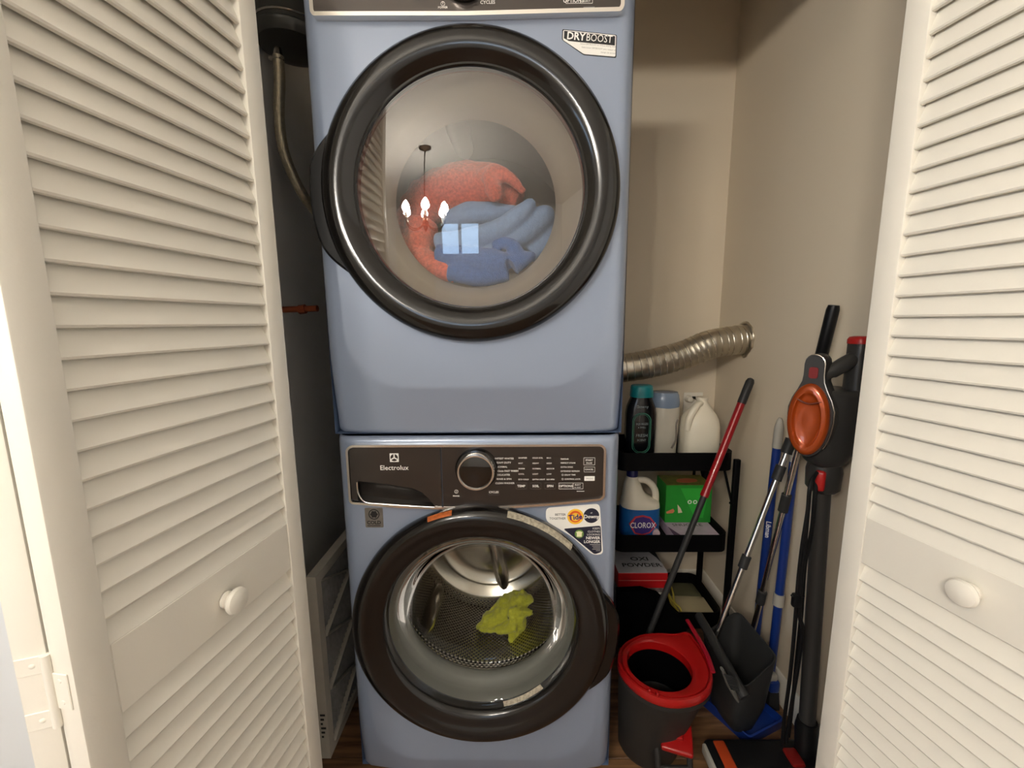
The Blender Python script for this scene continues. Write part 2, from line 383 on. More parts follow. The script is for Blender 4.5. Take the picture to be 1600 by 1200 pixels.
# ------------------------------------------------------------------ louvred bifold doors
PITCH_Z = 0.0354
TH = 0.030
SW = 0.040
def louver_mesh(L):
    # (local y, z): lower edge out to the face, upper edge at the back
    pr_ = [(0.0035, -0.0225), (0.0085, -0.0235), (0.0265, 0.0205), (0.0225, 0.0225), (0.0195, 0.0215), (0.0022, -0.0195)]
    mb = MB().prism(pr_, -L/2, L/2, 'x'); return mesh_from('slat', mb, 30)
def bifold_panel(door, A, d, W, knob_s=None, rail=(0.740, 0.839), knob_z=0.783):
    """panel whose face-line starts at A (xy) and runs along unit d for W; visible face looks to -perp(d)"""
    rz = math.atan2(d[1], d[0]); px, py = -d[1], d[0]
    def L(s, t, z): return Vector((A[0]+d[0]*s+px*t, A[1]+d[1]*s+py*t, z))
    z0, z1 = 0.015, 2.085
    stile = mesh_from('stile', MB().rbox((-SW/2, 0, -(z1-z0)/2), (SW/2, TH, (z1-z0)/2), 0.002, 2))
    for s in (SW/2, W-SW/2): piece('stile', stile, M_door, door, L(s, 0, (z0+z1)/2), rz)
    rw = W-2*SW
    rails = ((z0, 0.165), rail, (1.985, z1))
    for a, b in rails:
        me = mesh_from('rail', MB().rbox((-rw/2, 0.0015, -(b-a)/2), (rw/2, TH-0.0015, (b-a)/2), 0.0015, 1))
        piece('rail', me, M_door, door, L(W/2, 0, (a+b)/2), rz)
    sl = louver_mesh(rw-0.001)
    for lo, hi in ((rails[0][1], rails[1][0]), (rails[1][1], rails[2][0])):
        n = int(round((hi-lo)/PITCH_Z)); p = (hi-lo)/n
        for i in range(n): piece('slat', sl, M_door, door, L(W/2, 0, lo+p*(i+0.55)), rz)
    if knob_s is not None:
        c = L(knob_s, 0, knob_z); out = Vector((-px, -py, 0))
        k = MB().lathe([(0.0135, 0), (0.0135, 0.004), (0.0085, 0.008), (0.0095, 0.010), (0.0125, 0.0125), (0.0195, 0.015), (0.0215, 0.0195), (0.0195, 0.024), (0.012, 0.027), (0, 0.028)], 28, axis_m(c, out), cap0=True)
        obj('knob', k, M_door, door)
    return L
WL = 0.399
def unit(a, b): l = math.hypot(a, b); return (a/l, b/l)
# left pair
d1 = bpy.data.objects.new('door_1', None); finish(d1, None, None, Vector((-0.48, -0.3, 0))); struct(d1)
dl = unit(0.146, 0.989); FL = (-0.359, -0.12); NL = (FL[0]-dl[0]*WL, FL[1]-dl[1]*WL)
Lf = bifold_panel(d1, NL, dl, WL, knob_s=0.205)
dp = unit(-0.34, 0.94)                                     # second leaf runs from the hinge back to the jamb
perp = (-dl[1], dl[0]); H0 = (NL[0]+perp[0]*(TH+0.0025), NL[1]+perp[1]*(TH+0.0025))
# second leaf: its inner face starts at the hinge line, its louvred outer face looks away from the opening
A2 = (H0[0]-dp[0]*0-dp[1]*TH, H0[1]+dp[0]*TH)
E2 = (A2[0]+dp[0]*WL, A2[1]+dp[1]*WL)
bifold_panel(d1, E2, (-dp[0], -dp[1]), WL)
# hinges across the two near ends
for hz in (0.24, 0.812, 1.80):
    zc = hz
    e1 = Vector((NL[0]+perp[0]*TH*0.5, NL[1]+perp[1]*TH*0.5, zc)); o1 = Vector((-dl[0], -dl[1], 0)); t1 = Vector((perp[0], perp[1], 0))
    pp = Vector((-dp[1], dp[0], 0)); o2 = Vector((-dp[0], -dp[1], 0))
    hp = Vector((H0[0], H0[1], zc))-t1*0.001
    hg = MB()
    def leafplate(c, t, o, w_, h_, z_):
        m = Matrix(((t.x, o.x, 0, c.x), (t.y, o.y, 0, c.y), (0, 0, 1, z_), (0, 0, 0, 1)))
        return MB().rbox((0.001, -0.0002, -h_/2), (w_, 0.0018, h_/2), 0.0008, 1, m)
    hinge = obj('hinge', MB().tube([hp+o1*0.0022+Vector((0, 0, -0.047)), hp+o1*0.0022+Vector((0, 0, 0.047))], 0.0046, 12), M_door, d1)
    obj('hinge_leaf', leafplate(hp, -t1, o1, 0.024, 0.047, zc), M_door, hinge)
    for s in (-1, 1):
        obj('hinge_leaf', leafplate(hp, pp, o2, 0.029, 0.023, zc+s*0.0355), M_door, hinge)
        c = hp+pp*0.014+o2*0.0016+Vector((0, 0, s*0.0355))
        obj('screw', MB().lathe([(0.0, 0.0008), (0.0022, 0.0008), (0.0036, 0.0)], 10, axis_m(c, o2)), M_door, hinge)
        c = hp-t1*0.013+o1*0.0016+Vector((0, 0, s*0.014))
        obj('screw', MB().lathe([(0.0, 0.0008), (0.0022, 0.0008), (0.0034, 0.0)], 10, axis_m(c, o1)), M_door, hinge)
# right pair
d2 = bpy.data.objects.new('door_2', None); finish(d2, None, None, Vector((0.83, -0.3, 0))); struct(d2)
dr = unit(0.206, -0.98); FR = (0.769, -0.12)
bifold_panel(d2, FR, dr, WL, knob_s=0.208, rail=(0.753, 0.850), knob_z=0.806)
NR = (FR[0]+dr[0]*WL, FR[1]+dr[1]*WL); perp2 = (-dr[1], dr[0])
H2 = (NR[0]+perp2[0]*(TH+0.0025), NR[1]+perp2[1]*(TH+0.0025)); dq = unit(0.24, 0.97)
A3 = (H2[0]+dq[1]*TH, H2[1]-dq[0]*TH)
bifold_panel(d2, A3, dq, WL, rail=(0.753, 0.850))

# ------------------------------------------------------------------ chandelier behind the camera
CH = Vector((-0.70, -2.05, 0))
ch = thing('chandelier', 'dark bronze candle chandelier hanging from the ceiling, mirrored in the upper glass door', 'chandelier', (CH.x, CH.y, ZC))
obj('ceiling_rose', MB().lathe([(0.07, ZC), (0.068, ZC-0.012), (0.03, ZC-0.03), (0.012, ZC-0.045), (0, ZC-0.045)], 32, Matrix.Translation((CH.x, CH.y, 0))), M_brass, ch)
obj('stem', MB().tube([(CH.x, CH.y, ZC-0.03), (CH.x, CH.y, 1.98)], 0.006, 10), M_brass, ch)
obj('hub', MB().lathe([(0, 2.0), (0.014, 1.99), (0.022, 1.95), (0.012, 1.90), (0.03, 1.83), (0.036, 1.78), (0.02, 1.73), (0.008, 1.70), (0, 1.69)], 24, Matrix.Translation((CH.x, CH.y, 0))), M_brass, ch)
for i in range(6):
    a = R(60*i+12); dx, dy = math.cos(a), math.sin(a); rr = 0.235
    def q(r_, z_): return (CH.x+dx*r_, CH.y+dy*r_, z_)
    arm = obj('arm', MB().tube(smooth_path([q(0.02, 1.78), q(0.08, 1.73), q(0.16, 1.72), q(0.22, 1.76), q(rr, 1.80)], 6), 0.006, 8), M_brass, ch)
    obj('cup', MB().lathe([(0.0, 1.795), (0.02, 1.80), (0.03, 1.812), (0.012, 1.815), (0.011, 1.87), (0, 1.87)], 18, Matrix.Translation((CH.x+dx*rr, CH.y+dy*rr, 0))), M_trim, arm)
    obj('bulb', MB().lathe([(0.0, 1.87), (0.016, 1.874), (0.040, 1.90), (0.043, 1.920), (0.033, 1.955), (0.012, 1.985), (0.0, 1.992)], 12, Matrix.Translation((CH.x+dx*rr, CH.y+dy*rr, 0))), M_bulb, arm)

# ------------------------------------------------------------------ washer and dryer
HW = 0.343
def sstep(a, b, x):
    t = min(1, max(0, (x-a)/(b-a))); return t*t*(3-2*t)
def machine_body(root, yf, zb, zt, zc, hole, u_bot, u_half, u_top_in):
    """moulded front with a raised inner field; back to the square cabinet"""
    r = 0.032
    def h(x, z):
        y = yf
        dd = HW-abs(x)
        if dd < r: y += r-math.sqrt(max(0, r*r-(r-dd)**2))
        dd = min(zt-z, z-zb); r2 = 0.014
        if dd < r2: y += r2-math.sqrt(max(0, r2*r2-(r2-dd)**2))
        # signed distance to the inner field (rounded U)
        rad = 0.13; half = u_half+0.018*sstep(u_bot, u_bot+0.5, z)
        qx = abs(x)-(half-rad); qz = (u_bot+rad)-z
        sd = math.hypot(max(qx, 0), max(qz, 0))+min(max(qx, qz), 0)-rad
        t = max(0.0, sd+0.004); y += 0.21*(t*t/(t+0.006))
        return y
    mb = MB(); N = 240; K = 64
    corners = [math.atan2(zz-zc, xx) for xx, zz in ((HW, zt), (-HW, zt), (-HW, zb), (HW, zb))]
    angs = sorted([2*math.pi*i/N-math.pi for i in range(N)]+corners)
    for a in angs:
        c, s = math.cos(a), math.sin(a)
        t = min((HW/abs(c)) if abs(c) > 1e-9 else 9, ((zt-zc)/s if s > 1e-9 else ((zb-zc)/s if s < -1e-9 else 9)))
        for k in range(K+1):
            f = k/K; f = 1-(1-f)**1.6; q = hole+(t-hole)*f
            x, z = c*q, zc+s*q
            mb.v.append(Vector((x, h(min(HW, max(-HW, x)), min(zt, max(zb, z))), z)))
    n = len(angs)
    for i in range(n):
        j = (i+1) % n
        for k in range(K): mb.f.append((i*(K+1)+k, i*(K+1)+k+1, j*(K+1)+k+1, j*(K+1)+k))
    obj('front_shell', mb, M_blue, root, smooth=50, recalc=True)
    ys = yf+r; yb = yf+0.775
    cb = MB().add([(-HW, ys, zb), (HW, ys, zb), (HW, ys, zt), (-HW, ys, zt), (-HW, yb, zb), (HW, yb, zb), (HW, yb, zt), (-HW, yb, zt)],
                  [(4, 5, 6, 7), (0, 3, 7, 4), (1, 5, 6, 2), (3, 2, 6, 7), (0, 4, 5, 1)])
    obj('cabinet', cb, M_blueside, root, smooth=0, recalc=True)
    return h
def ylathe(prof, zc, seg=128, x=0.0):                       # profile (r, y) about the machine's own axis
    m = Matrix(((1, 0, 0, x), (0, 0, 1, 0), (0, -1, 0, zc), (0, 0, 0, 1)))
    return MB().lathe(prof, seg, m)
def ring_handle(zc, r0, ext, a0, span, y0, y1):
    mb = MB(); n = 48; rings = []
    for i in range(n+1):
        t = i/n; a = R(a0-span+2*span*t)
        b = sstep(0, 0.33, t)*(1-sstep(0.67, 1, t)); ro = r0-0.012+(ext+0.012)*b; ri = r0-0.05
        c, s = math.cos(a), math.sin(a)
        sec = [(ri, y0), (ro-0.006, y0), (ro, y0+0.006), (ro, y1-0.004), (ro-0.01, y1), (ri, y1)]
        rings.append([(c*q, yy, zc+s*q) for q, yy in sec])
    return mb.loft(rings)

# ---- washer
wa = thing('washing_machine', 'pale blue front-loading washer under the dryer, lime cloth in its drum', 'washer', (0, 0.40, 0))
ZW, YW = 0.480, 0.02
machine_body(wa, YW, 0.012, 0.964, ZW, 0.236, 0.065, 0.295, 0)
for sx in (-0.29, 0.29):
    for sy in (0.09, 0.72):
        obj('foot', MB().lathe([(0.0, 0), (0.024, 0), (0.024, 0.008), (0.012, 0.0125), (0, 0.0125)], 16, Matrix.Translation((sx, sy, 0))), M_blackplastic, wa)
ring = obj('door_ring', ylathe([(0.314, 0.024), (0.319, 0.010), (0.319, -0.004), (0.315, -0.016), (0.306, -0.024), (0.294, -0.027), (0.284, -0.025), (0.274, -0.019), (0.262, -0.015), (0.250, -0.012), (0.243, -0.007), (0.239, 0.002), (0.236, 0.022)], ZW), M_black, wa)
obj('door_handle', ring_handle(ZW, 0.319, 0.026, -8, 34, -0.012, 0.020), M_black, wa, recalc=True)
obj('door_glass', ylathe([(0.2365, 0.002), (0.226, 0.006), (0.214, 0.022), (0.203, 0.05), (0.192, 0.078), (0.172, 0.096), (0.12, 0.106), (0.06, 0.111), (0.0005, 0.112)], ZW, 96), M_glassw, wa, smooth=60)
obj('gasket', ylathe([(0.2375, 0.02), (0.237, 0.05), (0.234, 0.066), (0.222, 0.074), (0.214, 0.080), (0.211, 0.092), (0.214, 0.102), (0.222, 0.106), (0.240, 0.108), (0.2525, 0.112)], ZW, 96), M_rubber, wa, smooth=60)
dm = ylathe([(0.253, 0.112), (0.253, 0.16), (0.249, 0.165), (0.253, 0.17), (0.253, 0.40), (0.249, 0.408), (0.253, 0.416), (0.253, 0.44)], ZW, 128)
drum = obj('drum', dm, M_perf, wa, smooth=60)
uvl = drum.data.uv_layers.new(name='UVMap')
for lp in drum.data.loops:
    co = drum.data.vertices[lp.vertex_index].co+WO[drum.name]
    a = math.atan2(co.z-ZW, co.x); uvl.data[lp.index].uv = (a*0.253, co.y)
for p in drum.data.polygons:                                # close the seam
    us = [uvl.data[i].uv.x for i in p.loop_indices]
    if max(us)-min(us) > 0.5:
        for i in p.loop_indices:
            if uvl.data[i].uv.x < 0: uvl.data[i].uv.x += 2*math.pi*0.253
back = obj('drum_back', ylathe([(0.253, 0.44), (0.240, 0.436), (0.232, 0.440), (0.205, 0.462), (0.195, 0.456), (0.188, 0.462), (0.12, 0.478), (0.105, 0.470), (0.05, 0.466), (0.0005, 0.464)], ZW, 96), M_steel, drum, smooth=60)
for a in (-78, 42, 162):
    c, s = math.cos(R(a)), math.sin(R(a)); pts = [(c*q, 0.468-0.012*math.sin(math.pi*(q-0.02)/0.22), ZW+s*q) for q in (0.03, 0.08, 0.13, 0.18, 0.225)]
    obj('spoke', MB().tube(pts, [0.02, 0.022, 0.024, 0.024, 0.012], 12), M_steel, drum, smooth=60)
    a2 = R(a+60); c, s = math.cos(a2), math.sin(a2)
    obj('lifter', MB().tube([(c*0.248, y, ZW+s*0.248) for y in (0.17, 0.2, 0.3, 0.38, 0.41)], [0.006, 0.022, 0.028, 0.022, 0.006], 12), M_steel, drum, smooth=60)
# control panel
yp = YW-0.013
bot = [(-0.306, 0.812), (-0.300, 0.806), (-0.20, 0.797), (-0.075, 0.792), (0.05, 0.793), (0.18, 0.802), (0.290, 0.813), (0.299, 0.822)]
top = [(0.299, 0.936), (0.289, 0.946), (-0.294, 0.946), (-0.306, 0.936)]
ppoly = bot+top
panel = obj('control_panel', MB().prism([p for p in ppoly if p[0] > -0.085]+[], yp, YW+0.01) if False else MB().prism([(-0.0835, 0.7925)]+[p for p in bot if p[0] > -0.08]+[(0.299, 0.936), (0.289, 0.944), (-0.0835, 0.944)], yp, YW+0.012), M_panel, wa)
obj('chrome_frame', frame_mb([(p[0]*1.012, 0.869+(p[1]-0.869)*1.045) for p in rpoly(ppoly, 0.012)], 0.0055, yp-0.003, YW+0.012), M_chrome, panel, recalc=True)
drawer_poly = [(-0.0875, 0.944), (-0.0875, 0.7935), (-0.103, 0.7945), (-0.120, 0.818), (-0.135, 0.832), (-0.155, 0.842), (-0.22, 0.853), (-0.286, 0.860), (-0.289, 0.811), (-0.303, 0.813), (-0.303, 0.936), (-0.292, 0.944)]
drawer = obj('detergent_drawer', MB().prism(drawer_poly, yp, YW+0.012), M_panel, wa)
pk = MB(); up_ = [(-0.120, 0.818), (-0.135, 0.832), (-0.155, 0.842), (-0.22, 0.853), (-0.286, 0.860)]; lo_ = [(-0.103, 0.7945), (-0.135, 0.7965), (-0.17, 0.7985), (-0.23, 0.803), (-0.288, 0.810)]
for i in range(5):
    pk.v += [Vector((up_[i][0], yp+0.001, up_[i][1])), Vector(((up_[i][0]+lo_[i][0])/2, yp+0.0115, up_[i][1]*0.75+lo_[i][1]*0.25)), Vector((lo_[i][0], yp+0.0115, lo_[i][1]*0.8+up_[i][1]*0.2)), Vector((lo_[i][0], yp-0.001, lo_[i][1]))]
pk.f = [(i*4+k, i*4+k+1, (i+1)*4+k+1, (i+1)*4+k) for i in range(4) for k in range(3)]
pk.f += [(16, 17, 18, 19), (0, 1, 2, 3)]
obj('pull_recess', pk, M_pocket, drawer, smooth=50, recalc=True)
obj('pull_lip', MB().tube(smooth_path([(-0.288, yp-0.001, 0.858), (-0.286, yp-0.002, 0.830), (-0.270, yp-0.002, 0.808), (-0.23, yp-0.002, 0.803), (-0.17, yp-0.002, 0.7985), (-0.105, yp-0.002, 0.7945)], 6), 0.0022, 8), M_chrome, drawer)
# brand mark
def Wp(u, v, y=None): p = PY(u, v, yp if y is None else y); return p.x, p.z
lx, lz = Wp(616, 715)
obj('brand_emblem', MB().prism(rrect(lx-0.0105, lz-0.0105, lx+0.0105, lz+0.0105, 0.001), yp-0.0006, yp), M_white, drawer, smooth=0)
em = MB()
for a in (30, 150, 270):
    pts = []
    for t in range(9):
        aa = R(a-50+100*t/8); pts.append((lx+0.0088*math.cos(aa), lz+0.0088*math.sin(aa)))
    pts.append((lx+0.002*math.cos(R(a)), lz+0.002*math.sin(R(a))))
    em.prism(pts, yp-0.0010, yp-0.0005)
obj('emblem_petals', em, M_panel, drawer, smooth=0)
bx, bz = Wp(616, 731)
obj('brand_name', text_mb('Electrolux', 0.0165, bx, yp-0.0006, bz, bold=0.006), M_white, drawer, smooth=0)
# dial
dx_, dz_ = Wp(743, 739, yp-0.03)
dial = obj('dial', ylathe([(0.050, yp), (0.050, yp-0.008), (0.047, yp-0.012), (0.0435, yp-0.013)], dz_, 64, dx_), M_black, wa)
obj('dial_ring', ylathe([(0.0435, yp-0.012), (0.0435, yp-0.028), (0.0415, yp-0.032), (0.0385, yp-0.032), (0.0368, yp-0.029)], dz_, 64, dx_), M_chrome, dial)
obj('dial_face', ylathe([(0.0370, yp-0.029), (0.030, yp-0.0305), (0.015, yp-0.032), (0.0003, yp-0.0325)], dz_, 48, dx_), mat('dial_black_glass', (8, 8, 9), 0.04, 0.0, coat=1.0), dial)
# printed legends
tx = MB(); frames = MB()
def T(s, u, v, hpx, al='LEFT', b=0.0, dst=None):
    x, z = Wp(u, v); (dst if dst is not None else tx).join(text_mb(s, hpx*0.00152*1.22, x, yp-0.0006, z, al, 1.0, None, b+0.010))
for s, u, v in (('WHITEST WHITES', 770, 716.5), ('HEAVY DUTY', 774, 723), ('NORMAL', 776, 729.5), ('15min FAST WASH', 777, 736), ('DELICATES', 777, 742), ('RINSE & SPIN', 776, 748.5), ('CLEAN WASHER', 774, 755)):
    T(s, u, v, 3.3, b=0.012 if 'FAST' in s else 0.0)
for u, col in ((810, ('SANITIZE', 'HOT', 'WARM', 'COOL', 'ECO COLD')), (832, ('SOLID SOIL', 'HEAVY', 'NORMAL', 'LIGHT', 'EXTRA LIGHT')), (854, ('MAX', 'HIGH', 'MEDIUM', 'LOW', 'NO SPIN'))):
    for i, s in enumerate(col): T(s, u, 715.5+8.4*i, 2.6, b=0.004)
for i, s in enumerate(('StainSoak', 'PERFECT STEAM', 'EXTRA RINSE', 'EXTENDED REFRESH')): T(s, 876, 717+6.4*i, 2.6, b=0.012 if i == 0 else 0.002)
for i, s in enumerate(('DELAY TIME', 'CONTROL LOCK')): T(s, 882, 742+6.6*i, 2.6, b=0.002)
for s, u in (('TEMP', 814.5), ('SOIL', 837), ('SPIN', 859.5), ('OPTIONS', 884)): T(s, u, 759.5, 4.2, 'CENTER', 0.02)
T('SELECT', 902.5, 757.5, 2.4, 'CENTER', 0.01); T('IN WAIT', 902.5, 761.5, 2.2, 'CENTER', 0.01)
T('START', 920.5, 719, 3.2, 'CENTER', 0.015); T('PAUSE', 920.5, 723.5, 2.6, 'CENTER', 0.01); T('CANCEL', 920.5, 733.5, 2.8, 'CENTER', 0.012)
T('CYCLES', 771.5, 769, 3.6, 'CENTER', 0.015); T('POWER', 713, 775, 2.4, 'CENTER', 0.02)
x, z = Wp(905, 767.5); tx.box((x-0.006, yp-0.0006, z-0.0006), (x+0.012, yp, z+0.0006))
obj('legend_lettering', tx, M_white, panel, smooth=0)['kind'] = 'stuff'
def boxed(u0, v0, u1, v1, t=0.0006):
    x0, z1 = Wp(u0, v0); x1, z0 = Wp(u1, v1); return frame_mb(rrect(x0, z0, x1, z1, 0.001, 2), t, yp-0.0006, yp)
for q in ((873, 754.5, 895.5, 764), (895.5, 754.5, 911, 764), (912, 715, 929.5, 726.5), (912.5, 729.5, 929.5, 737.5)): frames.join(boxed(*q))
px_, pz_ = Wp(713, 768); frames.join(frame_mb([(px_+0.0045*math.cos(R(a)), pz_+0.0045*math.sin(R(a))) for a in range(0, 360, 20)], 0.0008, yp-0.0006, yp))
frames.box((px_-0.0005, yp-0.0006, pz_-0.002), (px_+0.0005, yp, pz_+0.002))
for vv in (742, 748.5):
    qx, qz = Wp(879, vv); frames.join(frame_mb([(qx+0.0022*math.cos(R(a)), qz+0.0022*math.sin(R(a))) for a in range(0, 360, 30)], 0.0005, yp-0.0006, yp))
obj('button_frames', frames, M_white, panel, smooth=0)['kind'] = 'stuff'
dimf = MB()
for q in ((806, 754.5, 823, 764), (828.5, 754.5, 845.5, 764), (851, 754.5, 868, 764), (763, 765.5, 780.5, 773)): dimf.join(boxed(*q, 0.0004))
obj('dim_button_frames', dimf, mat('dim_print', (92, 88, 84), 0.5), panel, smooth=0)['kind'] = 'stuff'
mx0, mz1 = Wp(913, 744); mx1, mz0 = Wp(929, 751)
mb_ = obj('mode_button', MB().prism(rrect(mx0, mz0, mx1, mz1, 0.0008, 2), yp-0.0008, yp), M_white, panel, smooth=0)
qx, qz = Wp(921, 747.7); obj('mode_lettering', text_mb('MODE', 0.0055, qx, yp-0.0012, qz), M_greyprint, mb_, smooth=0)
# stickers on the washer front
ys_ = YW-0.0004
def Sp(u, v): p = PY(u, v, ys_); return p.x, p.z
c0 = Sp(569.5, 793.5); c1 = Sp(599.5, 824)
cold = obj('cold_sticker', MB().prism(rrect(c0[0], c1[1], c1[0], c0[1], 0.003), ys_-0.0004, YW), mat('silver_foil_sticker', (128, 124, 118), 0.35, 0.6, var=(90, 0.12)), wa, smooth=0)
cc = Sp(584.5, 803.5)
ct = frame_mb([(cc[0]+0.0135*math.cos(R(a)), cc[1]+0.0135*math.sin(R(a))) for a in range(0, 360, 12)], 0.0022, ys_-0.0009, ys_-0.0003)
ct.prism([(cc[0]+0.0085*math.cos(R(a))*(1+0.12*math.cos(R(6*a))), cc[1]+0.0085*math.sin(R(a))*(1+0.12*math.cos(R(6*a)))) for a in range(0, 360, 10)], ys_-0.0009, ys_-0.0003)
q0 = Sp(584.5, 816.5); ct.join(text_mb('COLD', 0.0125, q0[0], ys_-0.0008, q0[1], bold=0.03)); q0 = Sp(584.5, 821); ct.box((q0[0]-.016, ys_-0.0008, q0[1]-.0007), (q0[0]+.016, ys_-0.0003, q0[1]+.0007))
obj('cold_print', ct, M_blackprint, cold, smooth=0)
stp = [Sp(*q) for q in ((853, 793.5), (937, 787), (942.5, 866), (926, 867), (893, 838), (853, 814))]
stp = rpoly(stp, 0.012, 6)
st = obj('detergent_sticker', MB().prism(stp, ys_-0.0004, YW), M_white, wa, smooth=0)
obj('sticker_navy_field', MB().prism(rpoly([Sp(*q) for q in ((880, 826), (938.5, 821), (940, 862), (929, 866))], 0.006, 4), ys_-0.0008, ys_-0.0003), M_navy, st, smooth=0)
def disc(u, v, r, m, name, par, k=0.0008):
    x, z = Sp(u, v); obj(name, MB().prism([(x+r*math.cos(R(a)), z+r*math.sin(R(a))) for a in range(0, 360, 12)], ys_-k, ys_-k+0.0005), m, par, smooth=0)
disc(899, 807, 0.0200, M_yellow, 'bullseye_outer', st, 0.0008); disc(899, 807, 0.0150, M_orangep, 'bullseye_ring', st, 0.0010); disc(899, 807.5, 0.0105, M_yellow, 'bullseye_core', st, 0.0012)
disc(924, 805.5, 0.0190, M_navy, 'softener_disc', st, 0.0008)
x, z = Sp(899, 808)
mtid = Matrix.Translation((x, ys_-0.0014, z)) @ Matrix.Rotation(R(90), 4, 'X') @ Matrix.Rotation(R(6), 4, 'Z')
obj('bullseye_name', text_mb('Tide', 0.0185, 0, 0, 0, m=mtid, bold=0.03), mat('deep_blue_print', (32, 30, 110), 0.5), st, smooth=0)
x, z = Sp(924, 807); lt = text_mb('Downy', 0.0125, x, ys_-0.0012, z, bold=0.022); x, z = Sp(924, 801); lt.join(text_mb('all', 0.005, x, ys_-0.0012, z))
for i, (s, hh, b) in enumerate((('KEEPS', 3.2, 0.0), ('CLOTHES', 3.2, 0.0), ('LOOKING', 3.2, 0.0), ('NEWER', 4.6, 0.03), ('LONGER', 4.6, 0.03))):
    x, z = Sp(937.5, (825.5, 830.3, 835, 840.3, 846.2)[i]); lt.join(text_mb(s, hh*0.0022, x, ys_-0.0012, z, 'RIGHT', bold=b))
for i in range(5):
    x, z = Sp(938, 850.5+2.4*i); wd_ = (0.026, 0.020, 0.018, 0.02, 0.011)[i]; lt.box((x-wd_, ys_-0.0012, z-0.0003), (x, ys_-0.0009, z+0.0003))
obj('sticker_white_print', lt, M_white, st, smooth=0)['kind'] = 'stuff'
x, z = Sp(888, 804); bt = MB()
for s, v in (('BETTER', 804), ('TOGETHER', 810)): x, z = Sp(884, v); bt.join(text_mb(s, 0.0078, x, ys_-0.0008, z, 'RIGHT', bold=0.006))
obj('sticker_dark_print', bt, M_blackprint, st, smooth=0)
x, z = Sp(905, 834)
obj('sticker_leaf_badge', MB().prism([(x+0.011*math.cos(R(a)), z+0.011*math.sin(R(a))) for a in range(0, 360, 15)], ys_-0.0012, ys_-0.0007), mat('leaf_green_print', (112, 146, 70), 0.5), st, smooth=0)
obj('sticker_shirt', MB().prism([(x-0.006, z-0.007), (x+0.006, z-0.007), (x+0.006, z+0.002), (x+0.008, z+0.005), (x+0.002, z+0.007), (x-0.002, z+0.007), (x-0.008, z+0.005), (x-0.006, z+0.002)], ys_-0.0016, ys_-0.0011), mat('cream_print', (236, 232, 190), 0.5), st, smooth=0)
def ring_label(name, a0, a1, r0, m, par, zc):
    mb = MB(); n = 24; rings = []
    K_ = len(r0)
    for i in range(n+1):
        a = R(a0+(a1-a0)*i/n); c, s = math.cos(a), math.sin(a)
        mb.v += [Vector((c*q_, y_, zc+s*q_)) for q_, y_ in r0]
    mb.f = [(K_*i+k_, K_*i+k_+1, K_*(i+1)+k_+1, K_*(i+1)+k_) for i in range(n) for k_ in range(K_-1)]
    return obj(name, mb, m, par, recalc=True)
M_lab = mat('warning_label_print', (168, 160, 142), 0.5, var=(160, 0.4))
ring_label('care_label', 45, 77, [(0.3095, -0.0222), (0.3160, -0.0165), (0.3192, -0.0070)], M_lab, ring, ZW)
ring_label('caution_label', 101, 112, [(0.3115, -0.0204), (0.3160, -0.0165), (0.3190, -0.0075)], mat('amber_label_print', (176, 92, 40), 0.45, var=(140, 0.3)), ring, ZW)
ring_label('glass_label', -76, -48, [(0.2245, 0.0055), (0.2355, 0.0012)], M_lab, ring, ZW)

# ---- dryer
dy = thing('clothes_dryer', 'pale blue dryer stacked on the washer, towels behind its round glass', 'dryer', (0, 0.38, 0.966))
ZD = 1.503
machine_body(dy, 0.0, 0.970, 1.985, ZD, 0.238, 1.083, 0.292, 0)
dring = obj('door_ring', ylathe([(0.308, 0.010), (0.313, 0.0), (0.313, -0.014), (0.309, -0.026), (0.300, -0.034), (0.286, -0.039), (0.270, -0.038), (0.257, -0.033), (0.249, -0.025), (0.244, -0.0205), (0.240, -0.021), (0.237, -0.017), (0.236, 0.0)], ZD), M_black, dy)
obj('door_handle', ring_handle(ZD, 0.313, 0.027, 184, 36, -0.018, 0.012), mat('handle_black', (12, 11, 10), 0.3, 0.0, spec=0.25), dy, recalc=True)
obj('door_glass', ylathe([(0.2365, -0.017), (0.20, -0.021), (0.15, -0.025), (0.10, -0.028), (0.05, -0.0295), (0.0005, -0.030)], ZD, 96), M_glassd, dy, smooth=60)
obj('door_liner', ylathe([(0.238, 0.002), (0.234, 0.03), (0.212, 0.05), (0.195, 0.072), (0.188, 0.095), (0.20, 0.108), (0.29, 0.110)], ZD, 96), mat('dryer_liner_plastic', (150, 142, 130), 0.4), dy, smooth=50)
ddr = obj('drum', ylathe([(0.29, 0.11), (0.30, 0.13), (0.30, 0.58), (0.29, 0.60), (0.2, 0.605), (0.0005, 0.61)], ZD, 96), M_drumin, dy, smooth=50)
for a in (90, 210, 330):
    c, s = math.cos(R(a+14)), math.sin(R(a+14))
    obj('lifter', MB().tube([(c*0.292, y, ZD+s*0.292) for y in (0.14, 0.2, 0.35, 0.5, 0.57)], [0.008, 0.03, 0.035, 0.03, 0.008], 12), M_drumin, ddr, smooth=60)
yq = -0.012
pan = obj('control_panel', MB().prism([(-0.303, 1.842), (0.0, 1.838), (0.301, 1.842), (0.306, 1.848), (0.306, 1.965), (0.298, 1.972), (-0.300, 1.972), (-0.307, 1.965), (-0.307, 1.848)], yq, 0.012), M_panel, dy)
obj('chrome_frame', frame_mb(rpoly([(-0.306, 1.836), (0.0, 1.832), (0.304, 1.835), (0.310, 1.844), (0.310, 1.97), (0.302, 1.976), (-0.304, 1.976), (-0.311, 1.97), (-0.311, 1.844)], 0.006), 0.0075, yq-0.004, 0.012), M_chrome, pan, recalc=True)
def Dp(u, v, y=yq): p = PY(u, v, y); return p.x, p.z
dd_x, dd_z = -0.004, 1.906
